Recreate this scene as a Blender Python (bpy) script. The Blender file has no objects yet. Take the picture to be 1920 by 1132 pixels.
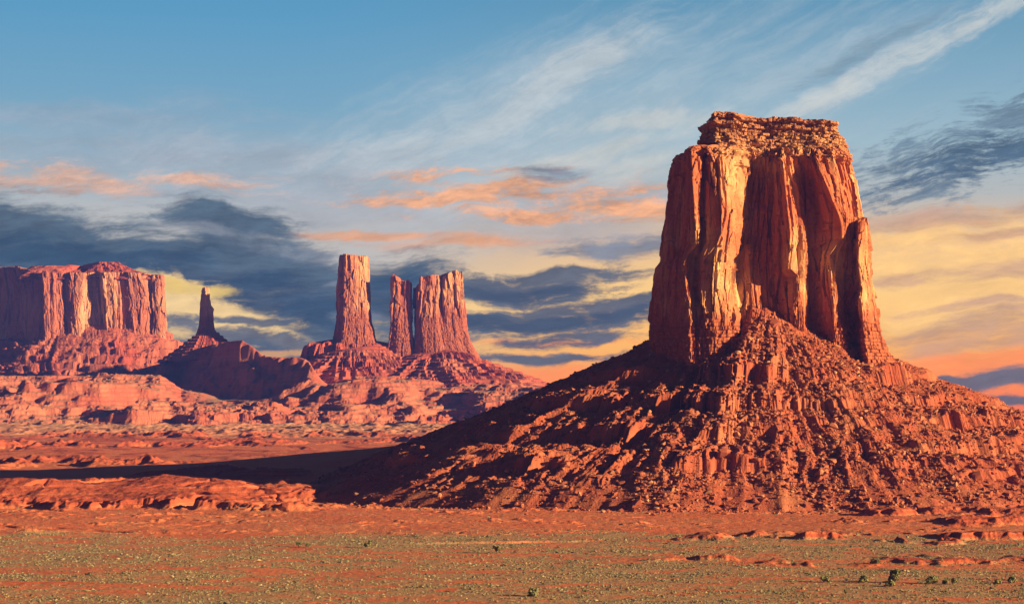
import bpy, bmesh, math, random
import numpy as np
from mathutils import Vector

C = bpy.context.scene
COL = C.collection
R = math.radians
F = 3583.0            # focal length in photo pixels (1920 wide)
CX, HY, ZC = 960.0, 786.0, 80.0

# ------------------------------------------------------------------ camera
cam_d = bpy.data.cameras.new("camera")
cam = bpy.data.objects.new("camera", cam_d)
COL.objects.link(cam)
cam.location = (0, 0, ZC)
cam.rotation_euler = (R(90), 0, 0)
cam_d.sensor_width = 36.0
cam_d.lens = 36.0 * F / 1920.0
cam_d.shift_y = (HY - 566.0) / 1920.0
cam_d.clip_start = 1.0
cam_d.clip_end = 60000.0
C.camera = cam

# ------------------------------------------------------------------ sun
SUN_EL = R(12.8)
SUN_AZ = math.atan2(0.937, -0.349)       # clockwise from +Y
sun_vec = Vector((math.sin(SUN_AZ) * math.cos(SUN_EL), math.cos(SUN_AZ) * math.cos(SUN_EL), math.sin(SUN_EL)))
sd = bpy.data.lights.new("sun", 'SUN')
sd.energy = 5.0
sd.angle = R(0.5)
sd.color = (1.0, 0.69, 0.37)
so = bpy.data.objects.new("sun", sd)
COL.objects.link(so)
so.rotation_euler = sun_vec.to_track_quat('Z', 'Y').to_euler()
so.location = (2000, -1000, 1500)

C.view_settings.view_transform = 'Standard'
C.view_settings.look = 'None'
C.view_settings.exposure = 1.4
C.view_settings.gamma = 1.0
C.cycles.max_bounces = 5
C.cycles.diffuse_bounces = 1
C.cycles.volume_bounces = 0
C.cycles.use_denoising = True
C.cycles.use_adaptive_sampling = False


# ------------------------------------------------------------------ node helper
class NT:
    def __init__(self, tree):
        self.t = tree
        self.n = tree.nodes
        self.l = tree.links

    def node(self, typ, **kw):
        n = self.n.new(typ)
        for k, v in kw.items():
            setattr(n, k, v)
        return n

    def put(self, sock, v):
        if v is None:
            return
        if isinstance(v, bpy.types.NodeSocket):
            self.l.new(v, sock)
        else:
            sock.default_value = v

    def m(self, op, a, b=None, c=None, clamp=False):
        n = self.node('ShaderNodeMath', operation=op, use_clamp=clamp)
        self.put(n.inputs[0], a)
        self.put(n.inputs[1], b)
        self.put(n.inputs[2], c)
        return n.outputs[0]

    def add(self, *a):
        r = a[0]
        for x in a[1:]:
            r = self.m('ADD', r, x)
        return r

    def mul(self, *a):
        r = a[0]
        for x in a[1:]:
            r = self.m('MULTIPLY', r, x)
        return r

    def sub(self, a, b):
        return self.m('SUBTRACT', a, b)

    def ss(self, x, lo, hi, a=0.0, b=1.0):
        n = self.node('ShaderNodeMapRange', interpolation_type='SMOOTHSTEP')
        self.put(n.inputs[0], x)
        self.put(n.inputs[1], lo)
        self.put(n.inputs[2], hi)
        self.put(n.inputs[3], a)
        self.put(n.inputs[4], b)
        return n.outputs[0]

    def vec(self, x, y, z=0.0):
        n = self.node('ShaderNodeCombineXYZ')
        self.put(n.inputs[0], x)
        self.put(n.inputs[1], y)
        self.put(n.inputs[2], z)
        return n.outputs[0]

    def sep(self, v):
        n = self.node('ShaderNodeSeparateXYZ')
        self.put(n.inputs[0], v)
        return n.outputs

    def noise(self, v, scale=1.0, detail=5.0, rough=0.55, dist=0.0):
        n = self.node('ShaderNodeTexNoise', noise_dimensions='3D')
        self.put(n.inputs['Vector'], v)
        n.inputs['Scale'].default_value = scale
        n.inputs['Detail'].default_value = detail
        n.inputs['Roughness'].default_value = rough
        n.inputs['Distortion'].default_value = dist
        return n.outputs[0]

    def vmul(self, v, s):
        n = self.node('ShaderNodeVectorMath', operation='MULTIPLY')
        self.put(n.inputs[0], v)
        n.inputs[1].default_value = s
        return n.outputs[0]

    def mix(self, fac, a, b, blend='MIX'):
        n = self.node('ShaderNodeMix', data_type='RGBA', blend_type=blend)
        self.put(n.inputs[0], fac)
        for s, v in ((n.inputs[6], a), (n.inputs[7], b)):
            if isinstance(v, tuple) and len(v) == 3:
                v = (*v, 1.0)
            self.put(s, v)
        return n.outputs[2]

    def ramp(self, fac, stops, interp='LINEAR'):
        n = self.node('ShaderNodeValToRGB')
        n.color_ramp.interpolation = interp
        e = n.color_ramp.elements
        while len(e) < len(stops):
            e.new(0.5)
        for el, (p, c) in zip(e, stops):
            el.position = p
            el.color = (*c, 1.0)
        self.put(n.inputs[0], fac)
        return n.outputs[0]


def lin(r, g, b, k=1.0):
    f = lambda c: ((c / 255) / 12.92 if c / 255 <= 0.04045 else ((c / 255 + 0.055) / 1.055) ** 2.4)
    return (f(r) * k, f(g) * k, f(b) * k)


# ------------------------------------------------------------------ world: dusk sky with cloud decks laid out by compass bearing and elevation
EXPK = 1.0 / (2 ** C.view_settings.exposure)
w = bpy.data.worlds.new("World")
C.world = w
w.use_nodes = True
w.node_tree.nodes.clear()
T = NT(w.node_tree)
tc = T.node('ShaderNodeTexCoord')
dx, dy, dz = T.sep(tc.outputs['Generated'])
az = T.m('ARCTAN2', dx, dy)
el = T.m('ARCSINE', dz)
A = T.add(T.mul(az, F), CX)                    # bearing, in arc units (3583 to the radian)
E = T.sub(HY, T.mul(el, F))                    # falls with elevation; 786 is the horizon
# gentle domain warp
pv = T.vec(T.mul(A, 0.001), T.mul(E, 0.001), 0.0)
wn = T.node('ShaderNodeTexNoise', noise_dimensions='3D')
T.put(wn.inputs['Vector'], pv)
wn.inputs['Scale'].default_value = 5.0
wn.inputs['Detail'].default_value = 4.0
wr, wg, wb = T.sep(wn.outputs[1])
AW = T.add(A, T.mul(T.sub(wr, 0.5), 120.0))
EW = T.add(E, T.mul(T.sub(wg, 0.5), 60.0))


def streak(scale_along, scale_across, rot_deg, seed, detail=6.0, rough=0.6, warp=True):
    a, e = (AW, EW) if warp else (A, E)
    c, s = math.cos(R(rot_deg)), math.sin(R(rot_deg))
    u = T.add(T.mul(a, c), T.mul(e, s))
    v = T.sub(T.mul(e, c), T.mul(a, s))
    return T.noise(T.vec(T.mul(u, scale_along), T.mul(v, scale_across), seed), 1.0, detail, rough)


def blob(cx, cy, rx, ry, rot=0.0, warp=True):
    a, e = (AW, EW) if warp else (A, E)
    c, s = math.cos(R(rot)), math.sin(R(rot))
    da, de = T.sub(a, cx), T.sub(e, cy)
    u = T.mul(T.add(T.mul(da, c), T.mul(de, s)), 1.0 / rx)
    v = T.mul(T.sub(T.mul(de, c), T.mul(da, s)), 1.0 / ry)
    d2 = T.add(T.mul(u, u), T.mul(v, v))
    return T.m('DIVIDE', 1.0, T.add(1.0, T.mul(d2, d2)))


n_fine = streak(0.009, 0.060, -3, 21.3, 10.0, 0.72)
n_tex = streak(0.006, 0.026, -8, 33.1, 12.0, 0.72)
n_iso = streak(0.016, 0.030, -10, 44.5, 12.0, 0.70)


def layer(base, color, blobs, nz, soft=0.6, op=1.0, big=1.2, fine=1.6, tone=0.5, bias=0.42, fn=None):
    """one cloud deck: where (blobs), broken up by a broad noise nz and a fine streaky one; soft = width of its edge"""
    mk = None
    for b in blobs:
        q = blob(*b)
        mk = q if mk is None else T.m('MAXIMUM', mk, q)
    x = T.add(mk, T.mul(T.sub(nz, 0.5), big * 2.0), T.mul(T.sub(fn or n_fine, 0.5), fine), T.mul(T.sub(n_iso, 0.5), 0.9 * fine))
    x = T.mul(T.ss(x, bias - soft * 0.5, bias + soft), op, T.ss(mk, 0.03, 0.30))
    tn = T.add(1.0 - tone * 0.5, T.mul(T.ss(T.add(T.mul(n_tex, 0.6), T.mul(n_iso, 0.4)), 0.34, 0.66), tone))
    c = T.mix(1.0, color, T.vec(tn, tn, tn), 'MULTIPLY')
    return T.mix(x, base, c)


G = lambda *c: lin(*c, EXPK)
GB = lambda *c: lin(*c, EXPK * 1.3)
ev = T.m('DIVIDE', T.add(E, 100.0), 900.0)     # 0 at E=-100 .. 1 at E=800
rampL = T.ramp(ev, [(0.0, G(84, 148, 190)), (0.16, G(96, 160, 198)), (0.34, G(124, 172, 198)), (0.47, G(160, 186, 198)), (0.56, G(196, 198, 194)), (0.66, G(206, 198, 184)),
                    (0.76, GB(244, 206, 128)), (0.86, G(240, 196, 126)), (0.93, GB(240, 150, 70)), (1.0, G(226, 110, 60))])
rampR = T.ramp(ev, [(0.0, G(84, 142, 178)), (0.14, G(104, 156, 186)), (0.30, G(138, 178, 198)), (0.42, G(166, 194, 204)), (0.53, G(194, 196, 190)), (0.62, G(250, 204, 146)),
                    (0.73, GB(255, 204, 108)), (0.84, GB(255, 178, 62)), (0.91, GB(255, 138, 40)), (1.0, GB(240, 100, 44))])
sky = T.mix(T.ss(A, 500.0, 1300.0), rampL, rampR)
n_f = streak(0.0030, 0.014, 0, 3.1)
n_g = streak(0.006, 0.026, 0, 9.7, 8.0, 0.66)
n_d = streak(0.0016, 0.012, -27, 1.7, 8.0, 0.62)
n_df = streak(0.004, 0.050, -27, 4.4, 9.0, 0.68)
n_e = streak(0.0050, 0.034, -14, 5.2, 9.0, 0.72)
n_ef = streak(0.016, 0.11, -10, 6.6, 8.0, 0.74)
n_b = streak(0.011, 0.020, -8, 12.4, 9.0, 0.68)
# broad pale veils, then diagonal cirrus
sky = layer(sky, G(196, 206, 210), [(1000, 250, 460, 150, -20), (1240, 270, 340, 90, -8), (560, 330, 340, 70, 0), (1500, 160, 300, 90, -20)], n_d, 1.2, 0.65, 1.5, 1.0, 0.2, 0.6, n_df)
sky = layer(sky, G(204, 210, 210), [(1040, 165, 190, 34, -32), (900, 245, 130, 24, -24), (700, 300, 150, 40, -12), (580, 310, 60, 24, -8)], n_d, 1.0, 0.65, 0.9, 1.6, 0.2, 0.5, n_df)
sky = layer(sky, G(214, 216, 210), [(1730, 108, 240, 24, -24), (1560, 186, 130, 22, -22), (1880, 40, 110, 18, -30)], n_d, 0.9, 0.75, 0.5, 1.8, 0.15, 0.5, n_df)
sky = layer(sky, G(216, 214, 202), [(1170, 330, 110, 26, -18), (1220, 236, 150, 18, -3), (1100, 300, 160, 20, -14)], n_d, 0.9, 0.6, 0.8, 1.4, 0.2, 0.5, n_df)
sky = layer(sky, G(120, 146, 162), [(1580, 132, 110, 16, -27), (1660, 100, 110, 9, -27)], n_e, 0.8, 0.55, 0.8, 2.2, 0.4, 0.5, n_ef)
# mauve grey veil
sky = layer(sky, G(168, 174, 184), [(300, 290, 380, 50, 0), (200, 240, 260, 40, 0), (560, 370, 340, 50, 2), (1000, 430, 260, 46, 0), (1080, 390, 220, 40, 0)], n_f, 1.1, 0.6, 1.2, 1.2, 0.4, 0.5)
# salmon clouds
sky = layer(sky, G(244, 184, 142), [(110, 350, 190, 26, 7), (390, 352, 150, 15, 0), (20, 336, 80, 18, 10)], n_g, 0.9, 0.75, 1.2, 2.4, 0.7, 0.52)
sky = layer(sky, G(246, 172, 112), [(1040, 366, 220, 38, 4), (1140, 398, 180, 24, 4), (840, 380, 170, 18, 3), (980, 412, 180, 14, 2)], n_g, 0.8, 0.85, 1.5, 2.6, 0.9, 0.55)
sky = layer(sky, G(252, 172, 106), [(860, 458, 140, 13, 0), (690, 440, 150, 9, 3)], n_g, 0.8, 0.8, 0.8, 1.6, 0.4, 0.5)
sky = layer(sky, G(120, 132, 146), [(1040, 332, 80, 16, 2), (1160, 472, 130, 20, -4), (1080, 480, 70, 12, 0)], n_g, 0.7, 0.85, 0.9, 1.8, 0.6, 0.5)
# golden glow, lower right
sky = layer(sky, GB(255, 202, 112), [(1780, 480, 240, 56, -4), (1880, 560, 220, 44, -6), (1720, 600, 180, 34, -4)], n_f, 0.9, 0.85, 1.4, 1.6, 0.35, 0.45)
sky = layer(sky, G(206, 158, 126), [(1800, 640, 220, 30, -4), (1900, 600, 160, 24, -6), (1740, 424, 240, 18, -6), (1880, 520, 140, 16, -8), (1720, 530, 160, 12, -5), (1790, 585, 140, 9, -6), (1900, 446, 120, 10, -8)], n_g, 0.8, 0.7, 1.2, 1.8, 0.5, 0.5)
sky = layer(sky, GB(255, 140, 48), [(1760, 690, 190, 18, -3), (1850, 676, 140, 14, -4), (1080, 706, 260, 20, 0), (1040, 640, 150, 7, 0)], n_f, 0.8, 0.85, 0.8, 1.6, 0.3, 0.45)
# rippled grey streak cloud, upper right
sky = layer(sky, G(108, 130, 146), [(1790, 310, 220, 56, -15), (1900, 255, 140, 52, -18), (1700, 358, 140, 34, -10)], n_e, 0.6, 0.85, 1.1, 2.6, 0.5, 0.5, n_ef)
sky = layer(sky, G(72, 98, 120), [(1850, 305, 160, 34, -14), (1700, 356, 100, 14, -10)], n_e, 0.7, 0.8, 1.2, 2.6, 0.5, 0.55, n_ef)
# dark stratus deck on the left
DK = [(20, 462, 250, 72, 8), (300, 505, 270, 66, 8), (530, 540, 180, 74, 12), (620, 590, 120, 66, 20), (730, 575, 160, 84, 0), (-250, 440, 260, 90, 0), (430, 424, 110, 34, 6), (620, 648, 160, 44, 0), (480, 474, 140, 40, 8), (60, 570, 220, 80, 0)]
sky = layer(sky, G(80, 102, 116), DK, n_f, 0.5, 0.95, 0.8, 1.3, 0.7, 0.32)
sky = layer(sky, G(48, 74, 92), [(40, 478, 260, 38, 6), (330, 522, 230, 44, 8), (570, 566, 130, 50, 20), (740, 560, 110, 44, 0)], n_g, 0.7, 0.85, 1.2, 1.6, 0.5, 0.45)
sky = layer(sky, G(150, 154, 160), [(560, 470, 120, 16, 8), (420, 440, 120, 10, 4), (690, 600, 50, 12, 0), (640, 530, 40, 6, -10)], n_g, 0.8, 0.6, 1.3, 2.0, 0.3, 0.55)
# bright break behind the spire
sky = layer(sky, GB(244, 206, 132), [(345, 552, 80, 30, 8), (430, 592, 110, 26, 24), (520, 636, 80, 16, 20), (330, 590, 70, 34, 0)], n_b, 0.45, 0.97, 1.0, 1.2, 0.3, 0.36)
sky = layer(sky, G(255, 214, 96), [(340, 543, 90, 14, 6), (405, 550, 50, 10, 0)], n_b, 0.6, 0.8, 0.9, 1.2, 0.2, 0.4)
sky = layer(sky, G(92, 102, 112), [(490, 648, 130, 26, 8), (500, 606, 60, 10, 0), (430, 600, 80, 8, 4), (330, 608, 60, 16, 0), (390, 644, 90, 18, 0)], n_b, 0.5, 0.92, 1.4, 1.4, 0.5, 0.45)
sky = layer(sky, G(240, 176, 100), [(490, 668, 120, 7, 0)], n_b, 0.6, 0.8, 1.0, 1.2, 0.2, 0.5)
# dark bars between the twin towers and the great butte
sky = layer(sky, G(90, 100, 108), [(990, 548, 150, 26, -3), (1070, 522, 120, 18, -2), (1080, 592, 210, 28, -5), (930, 606, 120, 24, 0), (1190, 575, 100, 18, -8), (1060, 636, 150, 15, -4), (890, 548, 70, 28, 0), (1000, 668, 170, 10, 0)],
            n_g, 0.5, 0.95, 1.0, 1.5, 0.6, 0.42)
sky = layer(sky, G(64, 80, 92), [(990, 550, 140, 13, -2), (1050, 600, 190, 13, -5), (910, 602, 70, 14, 0)], n_g, 0.6, 0.8, 1.2, 1.6, 0.4, 0.5)
sky = layer(sky, G(108, 108, 112), [(1850, 712, 140, 15, -4), (1750, 716, 90, 10, 0), (1860, 748, 120, 9, 0)], n_g, 0.5, 0.95, 0.8, 1.2, 0.5, 0.42)

nis = T.node('ShaderNodeTexSky', sky_type='NISHITA')
nis.sun_disc = False
nis.sun_elevation = SUN_EL
nis.sun_rotation = SUN_AZ
nis.altitude = 1600.0
nis.dust_density = 1.5
bg1 = T.node('ShaderNodeBackground')
T.put(bg1.inputs[0], nis.outputs[0])
bg1.inputs[1].default_value = 0.006   # dusk: dim sky away from the lit cloud decks
bg2 = T.node('ShaderNodeBackground')
T.put(bg2.inputs[0], sky)
bg2.inputs[1].default_value = 1.0
# the cloud decks fill this quarter of the sky; clear sky elsewhere
# faint mauve fill added to the rest of the sky to warm the shadows
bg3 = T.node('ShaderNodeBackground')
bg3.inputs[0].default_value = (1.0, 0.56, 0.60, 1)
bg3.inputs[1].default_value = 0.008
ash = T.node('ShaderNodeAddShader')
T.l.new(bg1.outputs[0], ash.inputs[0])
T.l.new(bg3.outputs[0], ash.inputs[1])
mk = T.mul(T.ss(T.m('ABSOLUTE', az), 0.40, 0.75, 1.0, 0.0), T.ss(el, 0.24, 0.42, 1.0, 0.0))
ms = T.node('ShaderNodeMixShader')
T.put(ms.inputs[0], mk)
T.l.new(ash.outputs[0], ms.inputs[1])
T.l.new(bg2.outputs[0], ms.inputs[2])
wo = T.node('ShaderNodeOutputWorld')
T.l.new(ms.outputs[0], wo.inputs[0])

# ------------------------------------------------------------------ numpy noise
_rng = np.random.RandomState(7)
_P = _rng.permutation(256).astype(np.int32)
_P = np.concatenate([_P, _P, _P])
_ang = _rng.rand(256) * 2 * np.pi
_GX, _GY = np.cos(_ang).astype(np.float32), np.sin(_ang).astype(np.float32)
_RX, _RY, _RV = _rng.rand(256).astype(np.float32), _rng.rand(256).astype(np.float32), _rng.rand(256).astype(np.float32)


def perlin(x, y, seed=0):
    x = np.asarray(x, np.float32) + np.float32(seed * 17.31)
    y = np.asarray(y, np.float32) + np.float32(seed * 9.77)
    x, y = np.broadcast_arrays(x, y)
    ix, iy = np.floor(x).astype(np.int32), np.floor(y).astype(np.int32)
    fx, fy = x - ix, y - iy
    ix &= 255
    iy &= 255
    u = fx * fx * fx * (fx * (fx * 6 - 15) + 10)
    v = fy * fy * fy * (fy * (fy * 6 - 15) + 10)
    def g(i, j):
        h = _P[_P[(ix + i) & 255] + ((iy + j) & 255)]
        return _GX[h] * (fx - i) + _GY[h] * (fy - j)
    a = g(0, 0)
    a += u * (g(1, 0) - a)
    b = g(0, 1)
    b += u * (g(1, 1) - b)
    return (a + v * (b - a)) * np.float32(1.5)


def fbm(x, y, oct=4, seed=0, gain=0.5, lac=2.03):
    t, a, f = 0, 1.0, 1.0
    for k in range(oct):
        t = t + a * perlin(x * f, y * f, seed + k * 3)
        a *= gain
        f *= lac
    return t


def ridged(x, y, oct=4, seed=0, gain=0.5, lac=2.03):
    t, a, f, n = 0, 1.0, 1.0, 0
    for k in range(oct):
        t = t + a * (1 - np.abs(perlin(x * f, y * f, seed + k * 3)) * 1.6)
        n += a
        a *= gain
        f *= lac
    return t / n


def cells(x, y, seed=0, jit=0.9):
    """random value of the nearest cell and distance to the cell border"""
    x = np.asarray(x, np.float32)
    y = np.asarray(y, np.float32)
    x, y = np.broadcast_arrays(x, y)
    ix, iy = np.floor(x).astype(np.int32), np.floor(y).astype(np.int32)
    f1 = np.full(x.shape, 9.0, np.float32)
    f2 = np.full(x.shape, 9.0, np.float32)
    val = np.zeros(x.shape, np.float32)
    for i in (-1, 0, 1):
        for j in (-1, 0, 1):
            h = _P[_P[(ix + i + seed * 31) & 255] + ((iy + j + seed * 17) & 255)]
            d = np.hypot(ix + i + 0.5 + jit * (_RX[h] - 0.5) - x, iy + j + 0.5 + jit * (_RY[h] - 0.5) - y)
            near = d < f1
            f2 = np.where(near, f1, np.minimum(f2, d))
            val = np.where(near, _RV[h], val)
            f1 = np.where(near, d, f1)
    return val, f2 - f1


def facets(x, y, seed, jit=0.95):
    """flat tilted slabs with knife edges: value about -0.5..0.5 and border distance"""
    x = np.asarray(x, np.float32)
    y = np.asarray(y, np.float32)
    x, y = np.broadcast_arrays(x, y)
    ix, iy = np.floor(x).astype(np.int32), np.floor(y).astype(np.int32)
    f1 = np.full(x.shape, 9.0, np.float32)
    f2 = np.full(x.shape, 9.0, np.float32)
    val = np.zeros(x.shape, np.float32)
    for i in (-1, 0, 1):
        for j in (-1, 0, 1):
            h = _P[_P[(ix + i + seed * 31) & 255] + ((iy + j + seed * 17) & 255)]
            ddx = x - (ix + i + 0.5 + jit * (_RX[h] - 0.5))
            ddy = y - (iy + j + 0.5 + jit * (_RY[h] - 0.5))
            d = np.abs(ddx) + 0.75 * np.abs(ddy)
            near = d < f1
            f2 = np.where(near, f1, np.minimum(f2, d))
            val = np.where(near, (_RV[h] - 0.5) + ddx * (_RX[(h * 7 + 3) & 255] - 0.5) * 1.6 + ddy * (_RY[(h * 5 + 9) & 255] - 0.5) * 0.8, val)
            f1 = np.where(near, d, f1)
    return val, f2 - f1


def sst(x, lo, hi):
    t = np.clip((x - lo) / (hi - lo), 0, 1)
    return t * t * (3 - 2 * t)


def gauss(x, c, s):
    return np.exp(-((x - c) / s) ** 2)


# ------------------------------------------------------------------ mesh helpers
def mesh_raw(name, co, faces, mat, smooth=False, parent=None, attrs=None):
    """co (n,3); faces int array (m,k) all with the same corner count"""
    co = np.ascontiguousarray(co, np.float32).reshape(-1, 3)
    faces = np.ascontiguousarray(faces, np.int32)
    me = bpy.data.meshes.new(name)
    me.vertices.add(len(co))
    me.vertices.foreach_set('co', co.ravel())
    k = faces.shape[1]
    me.loops.add(faces.size)
    me.loops.foreach_set('vertex_index', faces.ravel())
    me.polygons.add(len(faces))
    me.polygons.foreach_set('loop_start', np.arange(0, faces.size, k, dtype=np.int32))
    me.polygons.foreach_set('use_smooth', np.full(len(faces), smooth, dtype=bool))
    for an, av in (attrs or {}).items():
        at = me.attributes.new(an, 'FLOAT', 'POINT')
        at.data.foreach_set('value', np.ascontiguousarray(av, np.float32).ravel())
    me.update(calc_edges=True)
    me.materials.append(mat)
    o = bpy.data.objects.new(name, me)
    COL.objects.link(o)
    if parent is not None:
        o.parent = parent
        o.matrix_parent_inverse = parent.matrix_basis.inverted()
    return o


def grid_faces(nr, nc, wrap=False):
    r = np.arange(nr - 1)[:, None]
    c = np.arange(nc if wrap else nc - 1)[None, :]
    c2 = (c + 1) % nc
    return np.stack([r * nc + c, r * nc + c2, (r + 1) * nc + c2, (r + 1) * nc + c], -1).reshape(-1, 4)


def thing(name, label, cat, loc=(0, 0, 0), group=None):
    o = bpy.data.objects.new(name, None)
    COL.objects.link(o)
    o.location = loc
    o.empty_display_size = 5
    tag(o, label, cat, group)
    return o


def tag(o, label, cat, group=None, kind=None):
    if label:
        o['label'] = label
    if cat:
        o['category'] = cat
    if group:
        o['group'] = group
    if kind:
        o['kind'] = kind
    return o


def at(px, py, Y):
    return ((px - CX) / F * Y, Y, ZC - (py - HY) / F * Y)


# ------------------------------------------------------------------ materials
def new_mat(name, rough=0.9):
    m = bpy.data.materials.new(name)
    m.use_nodes = True
    t = NT(m.node_tree)
    b = m.node_tree.nodes['Principled BSDF']
    b.inputs['Roughness'].default_value = rough
    b.inputs['Specular IOR Level'].default_value = 0.15
    return m, t, b


def rock_mat(name, red, dark, light, k=1.0, bump=0.6, band=0.25, split=None):
    """sandstone: vertical varnish streaks, bedding, pale spalled patches; k scales the pattern (bigger = finer)"""
    m, t, b = new_mat(name)
    pos = t.node('ShaderNodeNewGeometry').outputs['Position']
    big = t.noise(t.vmul(pos, (0.02 * k, 0.02 * k, 0.012 * k)), 1.0, 6.0, 0.6)
    strk = t.noise(t.vmul(pos, (0.09 * k, 0.09 * k, 0.014 * k)), 1.0, 6.0, 0.66, 0.5)
    bed = t.noise(t.vmul(pos, (0.006 * k, 0.006 * k, 0.30 * k)), 1.0, 5.0, 0.65)
    fine = t.noise(t.vmul(pos, (0.5 * k, 0.5 * k, 0.3 * k)), 1.0, 5.0, 0.6)
    c = t.mix(t.ss(big, 0.40, 0.66), red, light)
    if split is not None:      # redder bedded shale under the pale massive sandstone
        zz = t.add(t.sep(pos)[2], t.mul(t.sub(big, 0.5), 40.0 / k))
        c = t.mix(t.ss(zz, split - 10.0 / k, split + 10.0 / k, 1.0, 0.0), c, tuple(0.86 * v for v in red))
    c = t.mix(t.mul(t.ss(strk, 0.5, 0.70), 0.6), c, dark)
    c = t.mix(t.mul(t.ss(bed, 0.5, 0.68), band * 2), c, dark)
    c = t.mix(t.mul(t.ss(fine, 0.52, 0.75), 0.4), c, light)
    t.put(b.inputs['Base Color'], c)
    h = t.add(t.mul(fine, 1.0), t.mul(strk, 1.6), t.mul(bed, 1.2 * band * 3))
    bp = t.node('ShaderNodeBump')
    bp.inputs['Strength'].default_value = bump
    bp.inputs['Distance'].default_value = 1.6 / k
    t.put(bp.inputs['Height'], h)
    t.l.new(bp.outputs[0], b.inputs['Normal'])
    return m


M_tower = rock_mat('red_sandstone', (0.44, 0.13, 0.056), (0.20, 0.052, 0.033), (0.64, 0.385, 0.18), 1.0, 0.35, 0.10, 178.0)
M_cap = rock_mat('layered_caprock', (0.38, 0.15, 0.07), (0.17, 0.06, 0.038), (0.54, 0.29, 0.135), 1.4, 0.5, 0.30)
M_far = rock_mat('distant_sandstone', (0.38, 0.115, 0.062), (0.22, 0.06, 0.042), (0.62, 0.35, 0.18), 0.32, 0.35, 0.10, 430.0)
M_mesa = rock_mat('mesa_sandstone', (0.40, 0.13, 0.072), (0.22, 0.065, 0.048), (0.60, 0.33, 0.18), 0.32, 0.35, 0.10)
M_fartalus = rock_mat('distant_scree', (0.38, 0.086, 0.048), (0.24, 0.052, 0.037), (0.44, 0.15, 0.085), 0.35, 0.5, 0.35)
M_talus = rock_mat('red_scree', (0.37, 0.092, 0.042), (0.22, 0.05, 0.029), (0.42, 0.15, 0.072), 1.3, 0.7, 0.16)


def stone_mat(name):
    m, t, b = new_mat(name)
    g = t.node('ShaderNodeNewGeometry')
    rnd = g.outputs['Random Per Island']
    oi = t.node('ShaderNodeObjectInfo').outputs['Random']
    pos = t.node('ShaderNodeTexCoord').outputs['Object']
    fine = t.noise(pos, 0.7, 5.0, 0.6)
    q = t.m('FRACT', t.add(rnd, oi))
    c = t.ramp(q, [(0.0, (0.24, 0.065, 0.034)), (0.6, (0.36, 0.105, 0.05)), (0.88, (0.42, 0.16, 0.078)), (1.0, (0.52, 0.27, 0.135))])
    c = t.mix(t.mul(t.ss(fine, 0.5, 0.75), 0.5), c, (0.24, 0.08, 0.042))
    t.put(b.inputs['Base Color'], c)
    bp = t.node('ShaderNodeBump')
    bp.inputs['Strength'].default_value = 0.5
    bp.inputs['Distance'].default_value = 0.5
    t.put(bp.inputs['Height'], fine)
    t.l.new(bp.outputs[0], b.inputs['Normal'])
    return m


M_stone = stone_mat('boulder_stone')


def ground_mat():
    m, t, b = new_mat('desert_ground')
    pos = t.node('ShaderNodeNewGeometry').outputs['Position']
    x, y, z = t.sep(pos)
    at_ = t.node('ShaderNodeAttribute', attribute_name='scrub').outputs['Fac']
    pl = t.node('ShaderNodeAttribute', attribute_name='pale').outputs['Fac']
    n1 = t.noise(t.vmul(pos, (0.012, 0.02, 0.03)), 1.0, 6.0, 0.6)
    n2 = t.noise(t.vmul(pos, (0.16, 0.16, 0.16)), 1.0, 6.0, 0.62)
    n3 = t.noise(t.vmul(pos, (0.9, 0.9, 0.9)), 1.0, 3.0, 0.6)
    bed = t.noise(t.vmul(pos, (0.004, 0.004, 0.5)), 1.0, 4.0, 0.6)
    c = t.mix(t.ss(n1, 0.35, 0.65), (0.60, 0.148, 0.060), (0.60, 0.20, 0.088))
    c = t.mix(t.mul(t.ss(n2, 0.5, 0.75), 0.6), c, (0.45, 0.10, 0.042))
    c = t.mix(t.mul(t.ss(bed, 0.52, 0.66), 0.35), c, (0.52, 0.23, 0.11))
    pale = t.mix(n2, (0.46, 0.20, 0.115), (0.52, 0.30, 0.18))
    c = t.mix(pl, c, pale)
    mu = t.node('ShaderNodeAttribute', attribute_name='mudstone').outputs['Fac']
    mc = t.mix(t.ss(n2, 0.40, 0.65), (0.42, 0.088, 0.038), (0.34, 0.07, 0.034))
    mc = t.mix(t.mul(t.ss(bed, 0.50, 0.62), 0.6), mc, (0.50, 0.17, 0.08))
    c = t.mix(t.mul(mu, 0.9), c, mc)
    dry = t.mix(t.ss(n3, 0.4, 0.65), (0.41, 0.25, 0.13), (0.35, 0.28, 0.155))
    c = t.mix(t.mul(at_, 0.85), c, dry)
    t.put(b.inputs['Base Color'], c)
    bp = t.node('ShaderNodeBump')
    bp.inputs['Strength'].default_value = 0.5
    bp.inputs['Distance'].default_value = 1.1
    t.put(bp.inputs['Height'], t.add(n3, t.mul(n2, 4.0)))
    t.l.new(bp.outputs[0], b.inputs['Normal'])
    return m


M_ground = ground_mat()


def leaf_mat(name, stops):
    m, t, b = new_mat(name, 0.8)
    rnd = t.node('ShaderNodeNewGeometry').outputs['Random Per Island']
    t.put(b.inputs['Base Color'], t.ramp(rnd, stops))
    return m


M_scrub = leaf_mat('sagebrush', [(0.0, (0.13, 0.135, 0.07)), (0.5, (0.22, 0.20, 0.11)), (0.85, (0.33, 0.27, 0.15)), (1.0, (0.38, 0.30, 0.165))])
M_leaf = leaf_mat('juniper_foliage', [(0.0, (0.12, 0.14, 0.05)), (0.6, (0.21, 0.22, 0.09)), (1.0, (0.36, 0.33, 0.15))])
M_bark, tb, bb = new_mat('juniper_bark')
tb.put(bb.inputs['Base Color'], tb.mix(tb.noise(tb.node('ShaderNodeTexCoord').outputs['Object'], 4.0), (0.10, 0.055, 0.035), (0.22, 0.13, 0.08)))

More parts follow.
